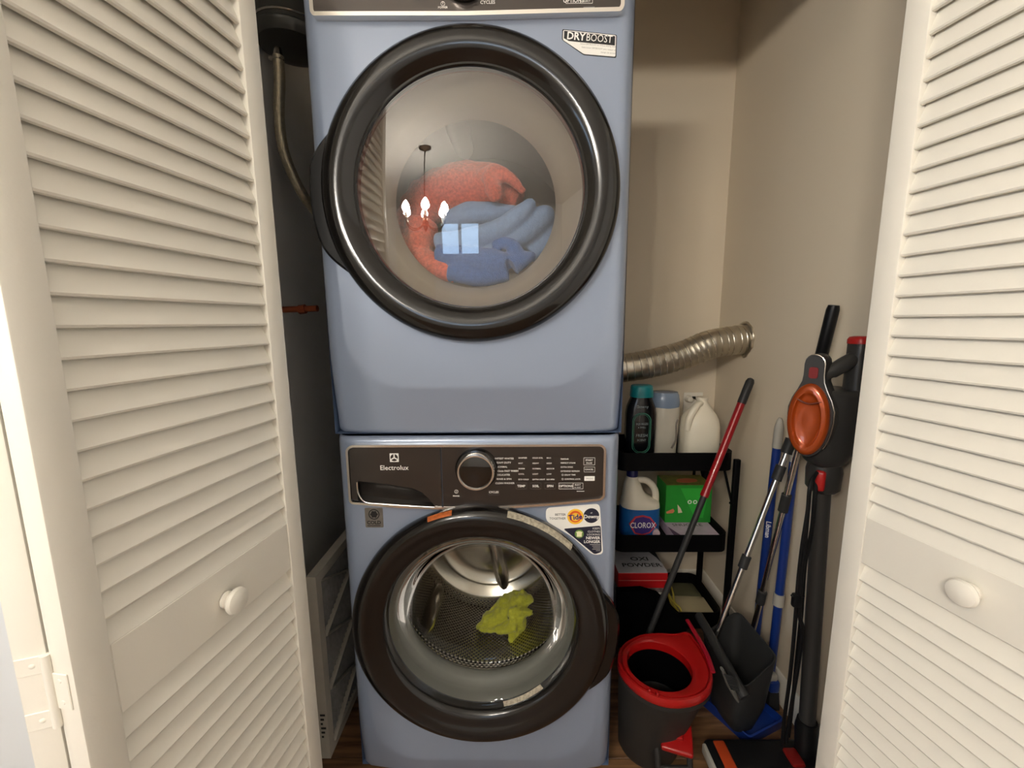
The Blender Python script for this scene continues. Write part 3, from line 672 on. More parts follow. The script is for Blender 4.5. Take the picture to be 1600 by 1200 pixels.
dd = obj('dial', ylathe([(0.050, yq), (0.050, yq-0.006), (0.0435, yq-0.010)], dd_z, 48, dd_x), M_black, dy)
obj('dial_ring', ylathe([(0.0435, yq-0.009), (0.0435, yq-0.026), (0.0415, yq-0.030), (0.0368, yq-0.028)], dd_z, 64, dd_x), M_chrome, dd)
obj('dial_face', ylathe([(0.0370, yq-0.028), (0.015, yq-0.031), (0.0003, yq-0.0315)], dd_z, 48, dd_x), MATS['dial_black_glass'], dd)
dt = MB()
x, z = Dp(762, 4); dt.join(text_mb('CYCLES', 0.0085, x, yq-0.0006, z, bold=0.015)); x, z = Dp(692, 12); dt.join(text_mb('POWER', 0.0055, x, yq-0.0006, z, bold=0.02))
x, z = Dp(692, 6); dt.join(frame_mb([(x+0.0042*math.cos(R(a)), z+0.0042*math.sin(R(a))) for a in range(0, 360, 20)], 0.0008, yq-0.0006, yq)); dt.box((x-0.0005, yq-0.0006, z-0.001), (x+0.0005, yq, z+0.003))
x, z = Dp(896, 1.5); dt.join(text_mb('OPTIONS', 0.0095, x, yq-0.0006, z, bold=0.02)); x, z = Dp(916, 2); dt.join(text_mb('SELECT', 0.005, x, yq-0.0006, z, bold=0.01))
x0, z1 = Dp(884, -7); x1, z0 = Dp(907, 5.5); dt.join(frame_mb(rrect(x0, z0, x1, z1, 0.001, 2), 0.0006, yq-0.0006, yq)); x0, z1 = Dp(907, -7); x1, z0 = Dp(926, 5.5); dt.join(frame_mb(rrect(x0, z0, x1, z1, 0.001, 2), 0.0006, yq-0.0006, yq))
obj('legend_lettering', dt, M_white, pan, smooth=0)['kind'] = 'stuff'
gx, gz = Dp(918, 12); gt = MB().box((gx-0.008, yq-0.0006, gz-0.001), (gx+0.014, yq, gz+0.001)); gt.box((gx-0.014, yq-0.0006, gz-0.0042), (gx+0.014, yq, gz-0.0037))
obj('grey_lettering', gt, M_greyprint, pan, smooth=0)
def Ep(u, v): p = PY(u, v, -0.0004); return p.x, p.z
sp_ = rpoly([Ep(*q) for q in ((878.5, 45.5), (964, 54.5), (963, 90.5), (912, 86), (878, 62))], 0.003, 3)
ds = obj('dryboost_sticker', MB().prism(sp_, -0.0006, 0.0004), M_blackprint, dy, smooth=0)
cxs = sum(p[0] for p in sp_)/len(sp_); czs = sum(p[1] for p in sp_)/len(sp_)
obj('sticker_white_field', MB().prism([(cxs+(p[0]-cxs)*0.965, czs+(p[1]-czs)*0.93) for p in sp_], -0.0010, -0.0005), M_white, ds, smooth=0)
obj('sticker_dark_field', MB().prism([Ep(*q) for q in ((881.5, 48.5), (961, 57), (960.5, 71.5), (889, 64.5), (881, 60))], -0.0014, -0.0009), M_blackprint, ds, smooth=0)
mt = Matrix.Translation((0, -0.0018, 0)) @ Matrix.Translation((Ep(885.5, 56.5)[0], 0, Ep(885.5, 56.5)[1])) @ Matrix.Rotation(R(90), 4, 'X') @ Matrix.Rotation(R(-5.5), 4, 'Z')
t1_ = text_mb('DRY', 0.0190, 0, 0, 0, 'LEFT', m=mt, bold=0.025)
wdry = max(p.x for p in t1_.v)-min(p.x for p in t1_.v)
mt2 = mt @ Matrix.Translation((wdry+0.0004, 0, 0)); t1_.join(text_mb('BOOST', 0.0190, 0, 0, 0, 'LEFT', m=mt2, wide=0.86))
obj('sticker_lettering', t1_, M_white, ds, smooth=0)
sm = MB()
for s, u, v in (('Select DRYBOOST to reduce drying time', 961.5, 73.5), ('Seleccionar DRYBOOST para reducir el', 961.5, 79), ('tiempo de secado', 961.5, 84)):
    x, z = Ep(u, v); sm.join(text_mb(s, 0.0042, 0, 0, 0, 'RIGHT', m=Matrix.Translation((x, -0.0014, z)) @ Matrix.Rotation(R(90), 4, 'X') @ Matrix.Rotation(R(-5.5), 4, 'Z')))
obj('sticker_small_print', sm, M_greyprint, ds, smooth=0)

# ------------------------------------------------------------------ laundry
def cloth(name, m, label, cat, rolls, voxel=0.005, amp=0.010, nscale=0.035, group=None):
    mb = MB()
    for pts, rad, flat in rolls:
        P = [PY(*q) for q in pts]; n = 5; SP = smooth_path(P, n); RS = []
        for i in range(len(SP)):
            t = i/n; a = min(int(t), len(rad)-1); b = min(a+1, len(rad)-1); RS.append(rad[a]+(rad[b]-rad[a])*(t-a))
        mb.tube(SP, RS, 14, True, flat)
    o = obj(name, mb, m, None)
    r = o.modifiers.new('union', 'REMESH'); r.mode = 'VOXEL'; r.voxel_size = voxel; r.use_smooth_shade = True
    s = o.modifiers.new('soft', 'SMOOTH'); s.factor = 0.5; s.iterations = 5
    tx_ = bpy.data.textures.new(name+'_folds', 'CLOUDS'); tx_.noise_scale = nscale; tx_.noise_depth = 2
    d = o.modifiers.new('folds', 'DISPLACE'); d.texture = tx_; d.texture_coords = 'LOCAL'; d.strength = amp; d.mid_level = 0.5
    return tag(o, label, cat, group)
cloth('coral_towel', M_coral, 'coral pink terry towel on top of the load in the dryer', 'towel', [
    ([(628, 372, .24), (668, 318, .25), (720, 300, .25), (770, 300, .24), (812, 318, .22)], [.035, .062, .075, .068, .030], 1.0),
    ([(738, 287, .20), (768, 268, .17), (795, 278, .16), (820, 302, .17)], [.020, .018, .016, .010], 1.0),
    ([(764, 272, .165), (772, 300, .15), (776, 315, .15)], [.020, .022, .012], 1.0),
    ([(632, 385, .19), (670, 412, .15), (716, 432, .12)], [.04, .030, .020], 1.0),
    ([(660, 350, .20), (652, 390, .18)], [.045, .045], 1.0)], amp=0.012)
cloth('pale_blue_blanket', M_lightblue, 'pale blue fleece folded in soft rolls across the dryer load', 'blanket', [
    ([(695, 350, .21), (735, 336, .20), (775, 332, .19), (810, 330, .19)], [.030, .034, .026, .012], 1.0),
    ([(680, 378, .16), (730, 374, .15), (780, 358, .14), (815, 332, .14), (832, 314, .15)], [.022, .028, .026, .022, .012], 1.0),
    ([(720, 398, .17), (775, 386, .17), (818, 362, .17), (850, 338, .18), (860, 328, .19)], [.030, .034, .038, .030, .012], 1.0),
    ([(858, 345, .20), (848, 375, .20), (828, 400, .19)], [.026, .034, .028], 1.0)], amp=0.006, nscale=0.06)
cloth('blue_towel', M_towelblue, 'denim blue towel at the bottom front of the dryer load', 'towel', [
    ([(682, 398, .14), (725, 404, .13), (765, 410, .12), (790, 414, .12)], [.026, .032, .034, .030], 1.0),
    ([(770, 384, .14), (792, 380, .135), (806, 392, .13), (803, 412, .12)], [.012, .016, .018, .020], 1.0),
    ([(800, 415, .12), (820, 404, .125), (836, 400, .135)], [.026, .020, .010], 1.0),
    ([(700, 425, .12), (750, 432, .12), (795, 426, .12)], [.022, .026, .022], 1.0)], amp=0.006, nscale=0.05)
cloth('microfibre_cloth', M_lime, 'crumpled lime green cloth lying inside the washer drum', 'cloth', [
    ([(744, 984, .29), (766, 966, .31), (792, 946, .33), (815, 936, .33), (826, 946, .31)], [.010, .030, .042, .036, .018], 0.5),
    ([(806, 946, .30), (810, 968, .28), (806, 990, .26), (799, 1012, .23)], [.030, .034, .026, .010], 0.5),
    ([(750, 984, .28), (785, 980, .27), (806, 975, .27)], [.012, .024, .03], 0.5),
    ([(815, 952, .30), (826, 958, .29), (833, 957, .29)], [.018, .012, .009], 0.8)], voxel=0.004, amp=0.024, nscale=0.024)

# ------------------------------------------------------------------ exhaust duct and wall fittings
du = thing('exhaust_duct', 'shiny foil dryer duct running into the right wall', 'duct', (0.70, 0.66, 1.03))
dpts = smooth_path([(0.36, 0.70, 1.045), PY(984, 574, .66), PY(1060, 557, .66), PY(1110, 538, .65), (0.952, 0.645, 1.163)], 24)
rad = []
for i in range(len(dpts)): rad.append(0.0545+0.0008*math.sin(i*2*math.pi/4))
obj('foil_sleeve', MB().tube(dpts, rad, 28), M_foil, du, smooth=60)
acc = 0; last = dpts[0]; nextd = 0.012
for i in range(1, len(dpts)-1):
    acc += (dpts[i]-last).length; last = dpts[i]
    if acc > nextd:
        nextd += 0.0235; t = (dpts[i+1]-dpts[i-1]).normalized(); m = axis_m(dpts[i], t)
        obj('wire_ring', MB().lathe([(0.0550+0.0014*math.cos(R(a)), 0.0014*math.sin(R(a))) for a in range(0, 361, 60)], 28, m), M_wire, du, smooth=60)
col = []
mb = MB(); n = 40; rings = []
for i in range(n+1):
    a = 2*math.pi*i/n; k = noise.noise(Vector((math.cos(a)*2.2, math.sin(a)*2.2, 0)))*0.010
    cy, cz = 0.645+math.cos(a)*(0.060+k), 1.163+math.sin(a)*(0.060+k)
    rr = 0.006+0.003*noise.noise(Vector((i*0.9, 3, 0)))
    rings.append([(XR-0.004+rr*math.sin(R(b))*0.9, cy+math.cos(a)*rr*math.cos(R(b)), cz+math.sin(a)*rr*math.cos(R(b))) for b in range(0, 360, 45)])
mb.loft(rings, False, False)
obj('torn_collar', mb, M_foil, du, recalc=True)
ox = PY(1068, 613, YB); ox2 = PY(1096, 645, YB)
ou = thing('wall_outlet', 'white electrical outlet on the back wall above the jug', 'outlet', ((ox.x+ox2.x)/2, YB, ox2.z))
obj('cover_plate', MB().rbox((ox.x, YB-0.006, ox2.z-0.02), (ox2.x, YB-0.0005, ox.z), 0.003, 2), M_trim, ou)
pc = PY(1074, 622, YB); obj('plug', MB().lathe([(0, 0.03), (0.011, 0.028), (0.015, 0.012), (0.016, 0.0)], 18, axis_m((pc.x, YB-0.006, pc.z), (0, -1, 0))), M_trim, ou)
pc = PY(1081, 621, YB); obj('power_cord', MB().tube(smooth_path([(pc.x, YB-0.008, pc.z), (pc.x, YB-0.035, pc.z+0.004), (pc.x+0.012, YB-0.05, pc.z-0.01), (pc.x+0.02, YB-0.03, pc.z-0.10), (pc.x+0.02, YB-0.02, 0.5)], 6), 0.006, 10), M_blackplastic, ou)

# ------------------------------------------------------------------ left side: tank, hose, copper stub, filter
tk = obj('water_tank', MB().lathe([(0.0, 1.955), (0.05, 1.955), (0.082, 1.965), (0.092, 1.982), (0.092, 1.99), (0.087, 1.995), (0.087, 2.40), (0.08, 2.42), (0, 2.425)], 40, Matrix.Translation((-0.505, 0.30, 0))), M_tank, None)
tag(tk, 'dark rounded tank high in the gap left of the dryer', 'tank')
obj('rim_band', MB().lathe([(0.0875+0.0035*math.cos(R(a)), 2.007+0.0035*math.sin(R(a))) for a in range(0, 361, 45)], 40, Matrix.Translation((-0.505, 0.30, 0))), M_steel, tk, smooth=60)
obj('bracket', MB().box((-0.5995, 0.27, 2.03), (-0.585, 0.33, 2.35)), M_tank, tk)
hs = thing('water_hose', 'braided metal hose hanging below the dark tank', 'hose', (-0.47, 0.25, 1.55))
hp_ = smooth_path([PY(435, 88, .25), PY(437, 130, .25), PY(436, 180, .25), PY(442, 230, .25), PY(456, 270, .26), PY(474, 305, .28), PY(492, 330, .32)], 8)
obj('braided_tube', MB().tube(hp_, 0.0135, 14), M_hose, hs)
obj('coupling', MB().tube([hp_[0]+Vector((0, 0, 0.02)), hp_[2]], [0.008, 0.0145], 8), M_steel, hs)
obj('valve_stem', MB().tube([hp_[0]+Vector((-0.024, 0, -0.004)), hp_[0]+Vector((0.012, 0, -0.004))], 0.006, 8), M_steel, hs)
cpo = PY(482, 482, .22)
cs = thing('copper_stub', 'short copper pipe stub poking from the dark left wall', 'pipe', (cpo.x, cpo.y, cpo.z))
obj('pipe', MB().tube([(XL+0.001, cpo.y, cpo.z-0.004), (cpo.x+0.025, cpo.y, cpo.z)], 0.0085, 14), M_copper, cs)
obj('fitting', MB().tube([(cpo.x-0.026, cpo.y, cpo.z-0.003), (cpo.x-0.008, cpo.y, cpo.z-0.001)], 0.0125, 8), M_copper, cs)
fx0, fy0, fy1, fz = -0.470, 0.075, 0.50, 0.565
fi = thing('air_filter', 'cardboard framed air filter standing beside the washer', 'air filter', (fx0, (fy0+fy1)/2, 0))
fo = [(fy0, 0.0), (fy1, 0.0), (fy1, fz), (fy0, fz)]
fr_ = MB(); b_ = 0.028
for lo, hi in (((fy0, 0.001), (fy0+b_, fz)), ((fy1-b_, 0.001), (fy1, fz)), ((fy0+b_, 0.001), (fy1-b_, b_)), ((fy0+b_, fz-b_), (fy1-b_, fz))):
    fr_.box((fx0, lo[0], lo[1]), (fx0+0.026, hi[0], hi[1]))
obj('cardboard_frame', fr_, M_kraft, fi)
pm_ = MB(); NP = 26                                        # pleated media
ring0 = []
for i in range(NP*2+1):
    y = fy0+b_+(fy1-fy0-2*b_)*i/(NP*2); xx = fx0+(0.006 if i % 2 else 0.020)
    pm_.v += [Vector((xx, y, b_)), Vector((xx, y, fz-b_))]
pm_.f = [(2*i, 2*i+2, 2*i+3, 2*i+1) for i in range(NP*2)]
obj('pleated_media', pm_, M_media, fi, smooth=0)
for i in range(3):
    za = b_+(fz-2*b_)*i/3; zb2 = b_+(fz-2*b_)*(i+1)/3
    for s in (0, 1):
        ya, yb_ = (fy0+b_, fy1-b_) if s == 0 else (fy1-b_, fy0+b_)
        obj('cross_strip', MB().tube([(fx0+0.0235, ya, za), (fx0+0.0235, yb_, zb2)], 0.007, 6, True, 0.3), M_kraft, fi)
for i in range(6): obj('print_bar', MB().box((fx0+0.006, fy0-0.0006, 0.07+.014*i), (fx0+0.012+.004*(i % 3), fy0, 0.076+.014*i)), M_blackprint, fi, smooth=0)

# ------------------------------------------------------------------ black three-tier cart
X0, X1, Y0, Y1 = 0.445, 0.852, 0.458, 0.705
ca = thing('utility_cart', 'black metal three-tier cart between the washer and the right wall', 'cart', ((X0+X1)/2, (Y0+Y1)/2, 0))
TR = (0.412, 0.714, 0.100)
for zb_, zt_ in ((0.714, 0.779), (0.409, 0.474), (0.103, 0.168)):
    o4 = rrect(X0, Y0, X1, Y1, 0.035, 6); i4 = rrect(X0+0.003, Y0+0.003, X1-0.003, Y1-0.003, 0.033, 6)
    mb = MB().loft([[(p[0], p[1], zb_) for p in o4], [(p[0], p[1], zt_) for p in o4], [(p[0], p[1], zt_) for p in i4], [(p[0], p[1], zb_+0.004) for p in i4]])
    obj('tray', mb, M_cart, ca, recalc=True)
for x, y, t in ((X1+0.0125, Y0+0.012, 0.752), (X1+0.0125, Y1-0.01, 0.752), (X0-0.011, Y0+0.012, 0.752), (X0-0.011, Y1-0.01, 0.752)):
    obj('leg', MB().rbox((x-0.0105, y-0.008, 0.0), (x+0.0105, y+0.008, t), 0.003, 2), M_cart, ca)
bpA, bpB = PY(1126, 737, Y0+0.02), PY(1146, 790, Y0+0.012)
for yy in (Y0+0.012, Y1-0.01):
    br = obj('brace', MB().tube([(X1-0.03, yy, 0.716), (X1+0.006, yy, 0.585)], 0.0045, 8), M_cart, ca)
    obj('pivot_bolt', MB().tube([(X1+0.004, yy-0.01, 0.588), (X1+0.004, yy+0.006, 0.588)], 0.006, 10), M_cart, br)
ZT1, ZT2, ZT3 = 0.7185, 0.4135, 0.1075

# ------------------------------------------------------------------ containers
def sup(cx, cy, a, b, z, e=3.0, n=36):
    out = []
    for i in range(n):
        t = 2*math.pi*i/n; c, s = math.cos(t), math.sin(t)
        out.append((cx+a*math.copysign(abs(c)**(2/e), c), cy+b*math.copysign(abs(s)**(2/e), s), z))
    return out
# black scent-booster bottle, teal cap
bc = (0.5465, 0.555)
bo = thing('scent_booster_bottle', 'black bottle with a teal cap on the top tray', 'bottle', (bc[0], bc[1], ZT1))
obj('body', MB().loft([sup(bc[0], bc[1], a, b, z, 3.2) for a, b, z in ((.048, .030, ZT1), (.052, .034, ZT1+.006), (.054, .036, .78), (.055, .037, .85), (.054, .036, .90), (.050, .034, .925), (.042, .031, .945), (.037, .030, .957), (.035, .029, .966))]), mat('black_bottle_plastic', (14, 15, 18), 0.22, coat=0.3), bo, smooth=60)
cap = obj('cap', MB().loft([sup(bc[0]+.001, bc[1], a, b, z, 2.6) for a, b, z in ((.0400, .034, .962), (.0405, .0345, .966), (.0385, .0325, .995), (.0365, .0305, 1.002), (.033, .027, 1.004))]), M_teal, bo, smooth=50)
yb_f = bc[1]-0.0362
oval = rrect(bc[0]-.038, .758, bc[0]+.028, .908, .030, 8); oval2 = [(bc[0]-.005+(p[0]-bc[0]+.005)*0.84, .833+(p[1]-.833)*0.93) for p in oval]
M_mint = mat('mint_print', (70, 150, 124), 0.5)
obj('label_outline', frame_mb(oval, 0.0022, yb_f-0.0016, yb_f+0.012).join(frame_mb(oval2, 0.0012, yb_f-0.0016, yb_f+0.012)), M_mint, bo, smooth=0, recalc=True)
lb = MB()
for s, z, sz in (('Downy', .930, .0115), ('SQUEEZE', .868, .0085), ('& SMELL', .855, .0065), ('FRESH', .825, .0125), ('SCENT', .808, .0085)):
    lb.join(text_mb(s, sz*1.25, bc[0]-.004, yb_f-0.0018 + (0.003 if z > .9 else 0), z))
obj('label_lettering', lb, mat('silver_print', (170, 184, 186), 0.5), bo, smooth=0)['kind'] = 'stuff'
# frosted tub with a grey-blue lid
tc_ = (0.6475, 0.60)
tb = thing('frosted_canister', 'frosted white canister with a grey blue lid beside the black bottle', 'canister', (tc_[0], tc_[1], ZT1))
obj('body', MB().loft([sup(tc_[0], tc_[1], a, a*0.86, z, 2.1) for a, z in ((.046, ZT1), (.049, ZT1+.005), (.051, .78), (.054, .84), (.055, .89), (.053, .925), (.051, .932))]), mat('frosted_plastic', (206, 200, 184), 0.35, var=(14, 0.05), coat=0.3), tb, smooth=60)
obj('lid', MB().loft([sup(tc_[0], tc_[1], a, a*0.86, z, 2.05) for a, z in ((.0535, .915), (.0555, .925), (.0545, .945), (.051, .962), (.049, .964), (.047, .971), (.040, .972))]), mat('clear_blue_lid', (128, 146, 170), 0.25, coat=0.4), tb, smooth=50)
obj('side_grip', MB().tube(smooth_path([(tc_[0]+.037, tc_[1]-.044, .875), (tc_[0]+.032, tc_[1]-.045, .855), (tc_[0]+.033, tc_[1]-.044, .80), (tc_[0]+.020, tc_[1]-.042, .765)], 5), 0.0035, 8), mat('grip_grey', (120, 112, 102), 0.5), tb)  # thin grey tube down the canister's front
nb = obj('blue_carton', MB().rbox((0.688, 0.635, ZT1), (0.716, 0.69, 0.86), 0.002, 1), mat('navy_carton', (34, 46, 88), 0.5))
tag(nb, 'narrow navy carton showing between the canister and the white jug', 'carton')
# plain white jug
jc = (0.783, 0.60)
ju = thing('white_jug', 'plain cream white plastic jug with no label on the top tray', 'jug', (jc[0], jc[1], ZT1))
obj('body', MB().loft([sup(jc[0]+dx, jc[1], a, b, z, e) for dx, a, b, z, e in ((0, .062, .055, ZT1, 3.4), (0, .067, .060, ZT1+.008, 3.4), (0, .068, .061, .80, 3.2), (0, .0675, .060, .845, 2.9), (0, .064, .057, .868, 2.6), (.001, .054, .049, .888, 2.4), (.003, .038, .037, .907, 2.2), (.004, .027, .028, .921, 2.1), (.005, .021, .022, .930, 2), (.005, .019, .019, .936, 2), (.005, .019, .019, .940, 2), (.005, .022, .022, .941, 2), (.005, .022, .022, .950, 2), (.005, .016, .016, .951, 2))]), M_hdpe, ju, smooth=60)
obj('handle', MB().tube(smooth_path([(jc[0]-.002, jc[1]-.012, .927), (jc[0]-.022, jc[1]-.030, .925), (jc[0]-.044, jc[1]-.042, .905), (jc[0]-.058, jc[1]-.044, .872), (jc[0]-.058, jc[1]-.036, .835)], 6), [.011]*8+[.0125]*9+[.013]*8, 14), M_hdpe, ju, smooth=60)
# bleach jug
kc = (0.550, 0.535)
bl = thing('bleach_jug', 'white bleach jug with a blue label on the middle tray', 'jug', (kc[0], kc[1], ZT2))
obj('body', MB().loft([sup(kc[0]+dx, kc[1], a, b, z, e) for dx, a, b, z, e in ((0, .066, .046, ZT2, 2.8), (0, .0705, .050, ZT2+.006, 2.8), (0, .071, .050, .56, 2.8), (0, .0695, .050, .570, 2.7), (-.004, .063, .048, .581, 2.5), (-.018, .047, .043, .593, 2.3), (-.026, .037, .037, .612, 2.2), (-.030, .030, .030, .640, 2), (-.031, .025, .025, .655, 2), (-.031, .022, .022, .664, 2), (-.031, .018, .018, .670, 2), (-.031, .018, .018, .675, 2))]), M_hdpe, bl, smooth=60)
obj('handle', MB().tube(smooth_path([(kc[0]-.022, kc[1]-.004, .652), (kc[0]+.010, kc[1]-.006, .654), (kc[0]+.036, kc[1]-.006, .640), (kc[0]+.054, kc[1]-.006, .610), (kc[0]+.058, kc[1]-.004, .565)], 6), [.012]*12+[.0125]*13, 14), M_hdpe, bl, smooth=60)
obj('cap', MB().lathe([(0.0205, .668), (0.0205, .690), (0.018, .695), (0, .695)], 28, Matrix.Translation((kc[0]-.031, kc[1], 0))), mat('blue_cap_plastic', (26, 28, 96), 0.35), bl)
lab = obj('label_band', MB().loft([sup(kc[0], kc[1], .0716, .0506, z, 2.8) for z in (.430, .556)], False, False), mat('bleach_label_blue', (24, 96, 166), 0.4, var=(18, 0.15)), bl, smooth=60)
yl = kc[1]-0.0515
dia = [(kc[0]-.050, .502), (kc[0]-.030, .532), (kc[0]-.002, .538), (kc[0]+.026, .530), (kc[0]+.050, .500), (kc[0]+.026, .468), (kc[0]-.002, .459), (kc[0]-.030, .466)]
obj('label_diamond_border', MB().prism(dia, yl-0.0004, yl+0.008), mat('bleach_red_print', (196, 60, 70), 0.5), lab, smooth=0)
obj('label_diamond', MB().prism([(kc[0]+(p[0]-kc[0])*0.88, .4985+(p[1]-.4985)*0.84) for p in dia], yl-0.0010, yl+0.008), mat('bleach_purple_print', (58, 40, 120), 0.5), lab, smooth=0)
obj('label_name', text_mb('CLOROX', 0.030, kc[0]-.001, yl-0.0016, .4985, wide=0.74, bold=0.012), M_white, lab, smooth=0)
obj('label_foot_stripe', MB().loft([sup(kc[0], kc[1], .0720, .0510, z, 2.8) for z in (.424, .446)], False, False), M_white, lab, smooth=60)
obj('label_small_print', MB().box((kc[0]-.05, yl-0.0010, .4365), (kc[0]+.02, yl+0.006, .4400)), M_blackprint, lab, smooth=0)
obj('label_badge', MB().prism([(kc[0]+.050+.013*math.cos(R(a)), .466+.016*math.sin(R(a))) for a in range(0, 360, 20)], yl-0.0004, yl+0.012), mat('badge_pink', (216, 190, 196), 0.5), lab, smooth=0)
# green carton, dryer-sheet carton lying in front of it
gb = thing('green_carton', 'bright green carton at the back of the middle tray', 'box', (0.765, 0.64, 0.462))
GX0, GX1, GY0, GY1, GZ0, GZ1 = 0.668, 0.845, 0.590, 0.698, 0.4545, 0.607
obj('box', MB().rbox((GX0, GY0, GZ0), (GX1, GY1, GZ1), 0.0015, 1), M_green, gb)
obj('top_panel', MB().prism([(GX0+.002, GY0+.001), (GX1-.002, GY0+.001), (GX1-.002, GY1-.002), (GX0+.002, GY1-.002)], GZ1, GZ1+0.001, 'z'), mat('olive_top_print', (108, 112, 44), 0.5, var=(40, 0.3)), gb)
gp = MB(); cz_ = GZ0+0.085
obj('top_print', MB().prism(rpoly([(GX0+.05, GY0+.03), (GX0+.09, GY0+.022), (GX0+.135, GY0+.035), (GX0+.14, GY0+.06), (GX0+.10, GY0+.07), (GX0+.06, GY0+.06)], .012, 4), GZ1+0.0008, GZ1+0.0016, 'z'), mat('top_orange_print', (190, 100, 66), 0.5), gb, smooth=0)
obj('light_panel', MB().prism([(GX0+.055, GZ1-.012), (GX1-.012, GZ1-.012), (GX1-.03, GZ0+.02), (GX0+.115, GZ0+.02)], GY0-0.0006, GY0), mat('light_green_print', (52, 178, 62), 0.45), gb, smooth=0)
for i in range(3):
    cx_ = GX0+.092+.021*i; gp.join(frame_mb([(cx_+.0082*math.cos(R(a)), cz_+.0082*math.sin(R(a))) for a in range(0, 360, 40)], 0.0036, GY0-0.0014, GY0-0.0004))
obj('ring_marks', gp, M_white, gb, smooth=0, recalc=True)
obj('orange_patch', MB().prism([(GX0+.004, GZ0+.045), (GX0+.030, GZ0+.058), (GX0+.036, GZ0+.048), (GX0+.030, GZ0+.040), (GX0+.006, GZ0+.038)], GY0-0.0010, GY0), mat('salmon_print', (220, 130, 90), 0.5), gb, smooth=0)
obj('cream_patch', MB().prism([(GX0+.046, GZ0+.075), (GX0+.058, GZ0+.060), (GX0+.066, GZ0+.042), (GX0+.050, GZ0+.040)], GY0-0.0012, GY0), mat('cream_carton_print', (230, 210, 180), 0.5), gb, smooth=0)
lv = thing('lavender_carton', 'flat lavender carton lying under the green carton', 'box', (0.757, 0.57, ZT2))
obj('box', MB().rbox((0.668, 0.478, ZT2), (0.838, 0.700, 0.4535), 0.0015, 1), M_lav, lv)
obj('top_lettering', text_mb('SNUGGLE', 0.026, 0, 0, 0, m=Matrix.Translation((0.748, 0.572, 0.4539)), bold=0.01), mat('charcoal_print', (70, 62, 72), 0.5), lv, smooth=0)
obj('purple_corner', MB().prism([(0.669, 0.479), (0.700, 0.479), (0.669, 0.56)], 0.4535, 0.4540, 'z'), mat('plum_print', (96, 56, 96), 0.5), lv, smooth=0)
# bottom tray: printed pack, oxi powder box on it, canvas pouch
pk_ = thing('printed_pack', 'black and white printed pack under the powder box', 'box', (0.58, 0.57, ZT3))
obj('box', MB().rbox((0.468, 0.488, ZT3), (0.652, 0.690, 0.238), 0.004, 2), mat('mottled_pack_print', (120, 116, 112), 0.5, var=(45, 0.75)), pk_)
for i in range(3): obj('print_bar', MB().box((0.56+.03*i, 0.4872, 0.221), (0.582+.03*i, 0.4882, 0.229)), M_white, pk_, smooth=0)
ob_ = thing('powder_box', 'red and grey powder box on the lowest tray', 'box', (0.57, 0.56, 0.238))
obj('box', MB().rbox((0.47, 0.498, 0.2385), (0.656, 0.645, 0.300), 0.002, 1), mat('red_carton', (188, 22, 28), 0.4), ob_)
obj('top_panel', MB().prism([(0.471, 0.5), (0.655, 0.5), (0.655, 0.643), (0.471, 0.643)], 0.3, 0.3012, 'z'), mat('silver_carton_top', (186, 184, 188), 0.5, var=(20, 0.1)), ob_)
obj('seam_line', MB().box((0.471, 0.4972, 0.270), (0.655, 0.4982, 0.2715)), mat('pale_red_edge', (226, 150, 140), 0.5), ob_)
ot = text_mb('OXI', 0.034, 0, 0, 0, m=Matrix.Translation((0.575, 0.590, 0.3016)), wide=1.2, bold=0.02)
ot.join(text_mb('POWDER', 0.034, 0, 0, 0, m=Matrix.Translation((0.572, 0.548, 0.3016)), wide=1.05, bold=0.02))
ot.prism([(0.628, 0.642), (0.654, 0.642), (0.654, 0.56), (0.646, 0.60)], 0.3012, 0.3016, 'z')
obj('top_lettering', ot, M_blackprint, ob_, smooth=0)
pch = thing('canvas_pouch', 'folded khaki canvas pouch with a yellow cord on the lowest tray', 'pouch', (0.77, 0.59, ZT3))
def slab(name, pts, z0, z1, m, par, r=0.012):
    p2 = rpoly([tuple(p) for p in pts], r, 5); n = len(p2); c = (sum(p[0] for p in p2)/n, sum(p[1] for p in p2)/n)
    def ins(k): return [(c[0]+(p[0]-c[0])*k, c[1]+(p[1]-c[1])*k) for p in p2]
    return obj(name, MB().loft([[(*p, z0) for p in ins(.97)], [(*p, z0*.7+z1*.3) for p in ins(1)], [(*p, z0*.3+z1*.7) for p in ins(1)], [(*p, z1) for p in ins(.96)], [(*p, z1+0.004) for p in ins(.6)]]), m, par, smooth=60, recalc=True)
slab('canvas_front', [(0.700, 0.478), (0.843, 0.475), (0.842, 0.600), (0.702, 0.605)], ZT3, ZT3+0.026, M_canvas, pch)
slab('canvas_flap', [(0.702, 0.610), (0.842, 0.606), (0.838, 0.692), (0.706, 0.694)], ZT3, ZT3+0.022, M_olive, pch)
obj('drawcord', MB().tube(smooth_path([PZ(1059, 954, .146), PZ(1050, 938, .148), PZ(1043, 922, .148), PZ(1048, 916, .147), PZ(1052, 928, .149), PZ(1054, 941, .149), PZ(1062, 949, .147), PZ(1064, 955, .142)], 6), 0.0035, 8).join(MB().tube(smooth_path([PZ(1044, 928, .152), PZ(1049, 944, .153), PZ(1056, 953, .149)], 5), 0.0033, 8)), M_cord, pch)

